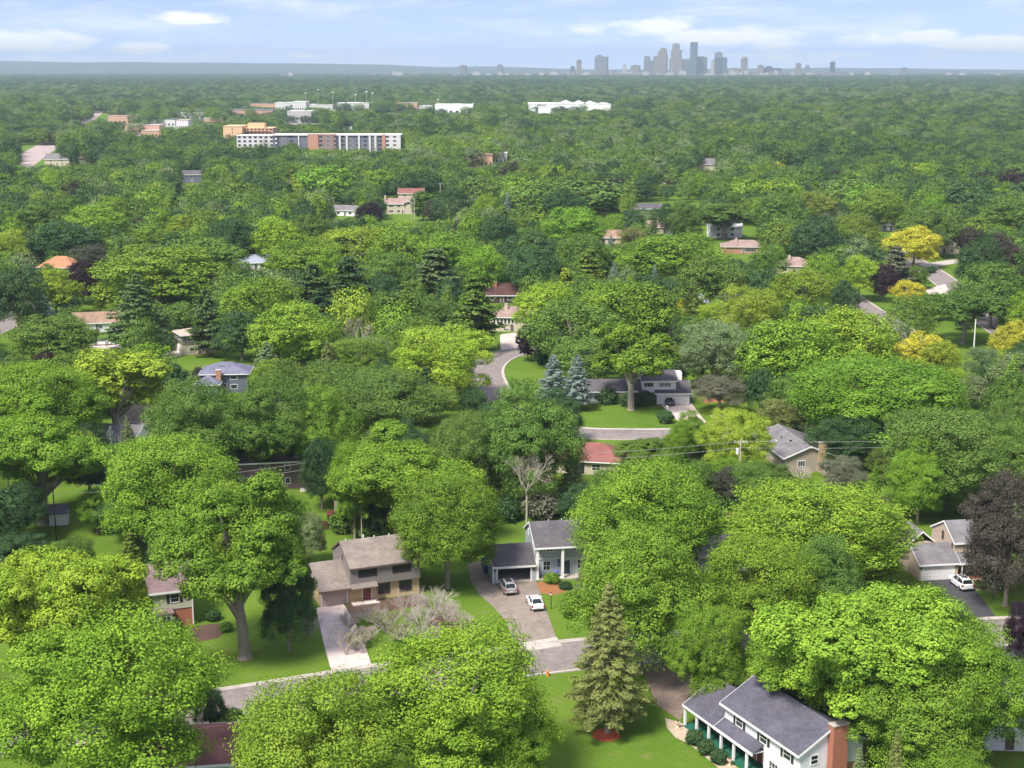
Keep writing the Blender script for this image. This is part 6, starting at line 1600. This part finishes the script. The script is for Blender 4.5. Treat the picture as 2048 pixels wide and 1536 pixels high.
# ------------------------------------------------------------------ labels that single each tree out
MARKS = [(o.name.split('.')[0].replace('_', ' '), *pix(o.location + Vector((0, 0, 3)))) for o in C.objects if o.parent is None and o.get('category') in ('house', 'building', 'apartment building', 'shed', 'gazebo') and 'row building' not in o.name.replace('_', ' ')]
MARKS += [('white saloon car', 1070, 1212, 190), ('curved street bend', 1000, 740, 350), ('dead leafless tree', 1045, 960, 240), ('pole with transformer', 1480, 930, 260), ('mulch ringed spruce', 1215, 1320, 150), ('far street', 1870, 560, 500)]
ORD = ['', 'second ', 'third ', 'fourth ', 'fifth ', 'sixth ', 'seventh ', 'eighth ', 'ninth ', 'tenth ', 'eleventh ', 'twelfth ']
lab = [p for p in PLANTS if not p['label']]
for p in lab: p['phrase'] = WORD[p['tint']] + ' ' + NOUN[p['kind']][2]; p['py'] = p['pt'] + p['pw'] * .35


def rel(p, m):
    dx, dy = p['px'] - m[1], p['py'] - m[2]
    if abs(dx) > abs(dy) * 1.2: return 'left of' if dx < 0 else 'right of'
    return 'beyond' if dy < 0 else 'in front of'


def rdist(p, m): return math.hypot(p['px'] - m[1], (p['py'] - m[2]) * 1.3)


used = set()
rank = {}
for m in MARKS:
    by = {}
    for p in lab: by.setdefault((p['phrase'], rel(p, m)), []).append(p)
    for k, v in by.items():
        v.sort(key=lambda p: rdist(p, m))
        for i, p in enumerate(v): rank[(id(p), m[0])] = (i, k[1], rdist(p, m))
for p in lab:
    best = sorted(MARKS, key=lambda m: rank[(id(p), m[0])][0] * 160 + rank[(id(p), m[0])][2])
    for m in best:
        i, r_, _ = rank[(id(p), m[0])]
        if i >= len(ORD): continue
        s = f"{ORD[i]}nearest {p['phrase']} {r_} the {m[0]}".replace('second nearest', 'second nearest')
        if s not in used: break
    used.add(s); p['label'] = s
    tag(p['o'], s, None, 'trees of the leafy suburb' if p['D'] > 600 else None)

# ------------------------------------------------------------------ the wood that reads as one mass
proto = {}
for lod in (2, 3):
    for kind, n in (('maple', 4), ('spruce', 1)):
        if kind == 'spruce' and lod == 3: continue
        for i in range(n):
            me = FOL[kind][lod][i][0]
            o = next((o for o in C.objects if o.data is me), None)
            if o is None: continue
            proto.setdefault((kind, lod), []).append(o)
for kl in (('maple', 2), ('maple', 3)):
    if kl not in proto: print('no object shows', kl)


def forest(pts, lod, name):
    n = len(pts)
    protos = list(proto[('maple', lod)]) if ('maple', lod) in proto else list(proto[('maple', 2)])
    sp_i = None
    if ('spruce', 2) in proto and lod == 2: sp_i = len(protos); protos.append(proto[('spruce', 2)][0])
    r_ = np.random.default_rng(9)
    co = np.zeros((n, 3), np.float32); sc = np.ones((n, 3), np.float32); idx = np.zeros(n, np.int32); tint = np.ones((n, 4), np.float32)
    for i, (x, y, h_, w_, kind, tn) in enumerate(pts):
        con = kind in ('spruce', 'pine')
        idx[i] = sp_i if con and sp_i is not None else r_.integers(0, len(protos) - (1 if sp_i is not None else 0))
        cw, chh = SIZE['spruce'] if con and sp_i is not None else SIZE['maple']
        co[i] = (x, y, 0); sc[i] = (w_ / cw, w_ / cw, h_ / chh)
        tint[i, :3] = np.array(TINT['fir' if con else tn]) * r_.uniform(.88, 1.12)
    me = bpy.data.meshes.new(name); me.vertices.add(n); me.vertices.foreach_set('co', co.ravel())
    for nm, ty, arr, key in (('scl', 'FLOAT_VECTOR', sc, 'vector'), ('idx', 'INT', idx, 'value'), ('tint', 'FLOAT_COLOR', tint, 'color'), ('rot', 'FLOAT', r_.uniform(0, 6.28, n).astype(np.float32), 'value')):
        a = me.attributes.new(nm, ty, 'POINT'); a.data.foreach_set(key, arr.ravel())
    o = bpy.data.objects.new(name, me); C.objects.link(o); me.materials.append(LEAF)
    g = bpy.data.node_groups.new(name, 'GeometryNodeTree'); g.interface.new_socket('Geometry', in_out='INPUT', socket_type='NodeSocketGeometry'); g.interface.new_socket('Geometry', in_out='OUTPUT', socket_type='NodeSocketGeometry')
    N = g.nodes; gi = N.new('NodeGroupInput'); go = N.new('NodeGroupOutput'); jn = N.new('GeometryNodeJoinGeometry')
    def attr(nm, ty): q = N.new('GeometryNodeInputNamedAttribute'); q.data_type = ty; q.inputs[0].default_value = nm; return q.outputs[0]
    s_, r2, ix = attr('scl', 'FLOAT_VECTOR'), attr('rot', 'FLOAT'), attr('idx', 'INT')
    cx = N.new('ShaderNodeCombineXYZ'); g.links.new(r2, cx.inputs[2])
    for i, pr in enumerate(protos):
        oi = N.new('GeometryNodeObjectInfo'); oi.transform_space = 'ORIGINAL'; oi.inputs['Object'].default_value = pr; oi.inputs['As Instance'].default_value = True
        cp = N.new('FunctionNodeCompare'); cp.data_type = 'INT'; cp.operation = 'EQUAL'; g.links.new(ix, cp.inputs[2]); cp.inputs[3].default_value = i
        ip = N.new('GeometryNodeInstanceOnPoints'); g.links.new(gi.outputs[0], ip.inputs['Points']); g.links.new(cp.outputs[0], ip.inputs['Selection']); g.links.new(oi.outputs['Geometry'], ip.inputs['Instance'])
        g.links.new(cx.outputs[0], ip.inputs['Rotation']); g.links.new(s_, ip.inputs['Scale']); g.links.new(ip.outputs[0], jn.inputs[0])
    g.links.new(jn.outputs[0], go.inputs[0])
    md = o.modifiers.new('wood', 'NODES'); md.node_group = g
    return tag(o, kind='stuff')


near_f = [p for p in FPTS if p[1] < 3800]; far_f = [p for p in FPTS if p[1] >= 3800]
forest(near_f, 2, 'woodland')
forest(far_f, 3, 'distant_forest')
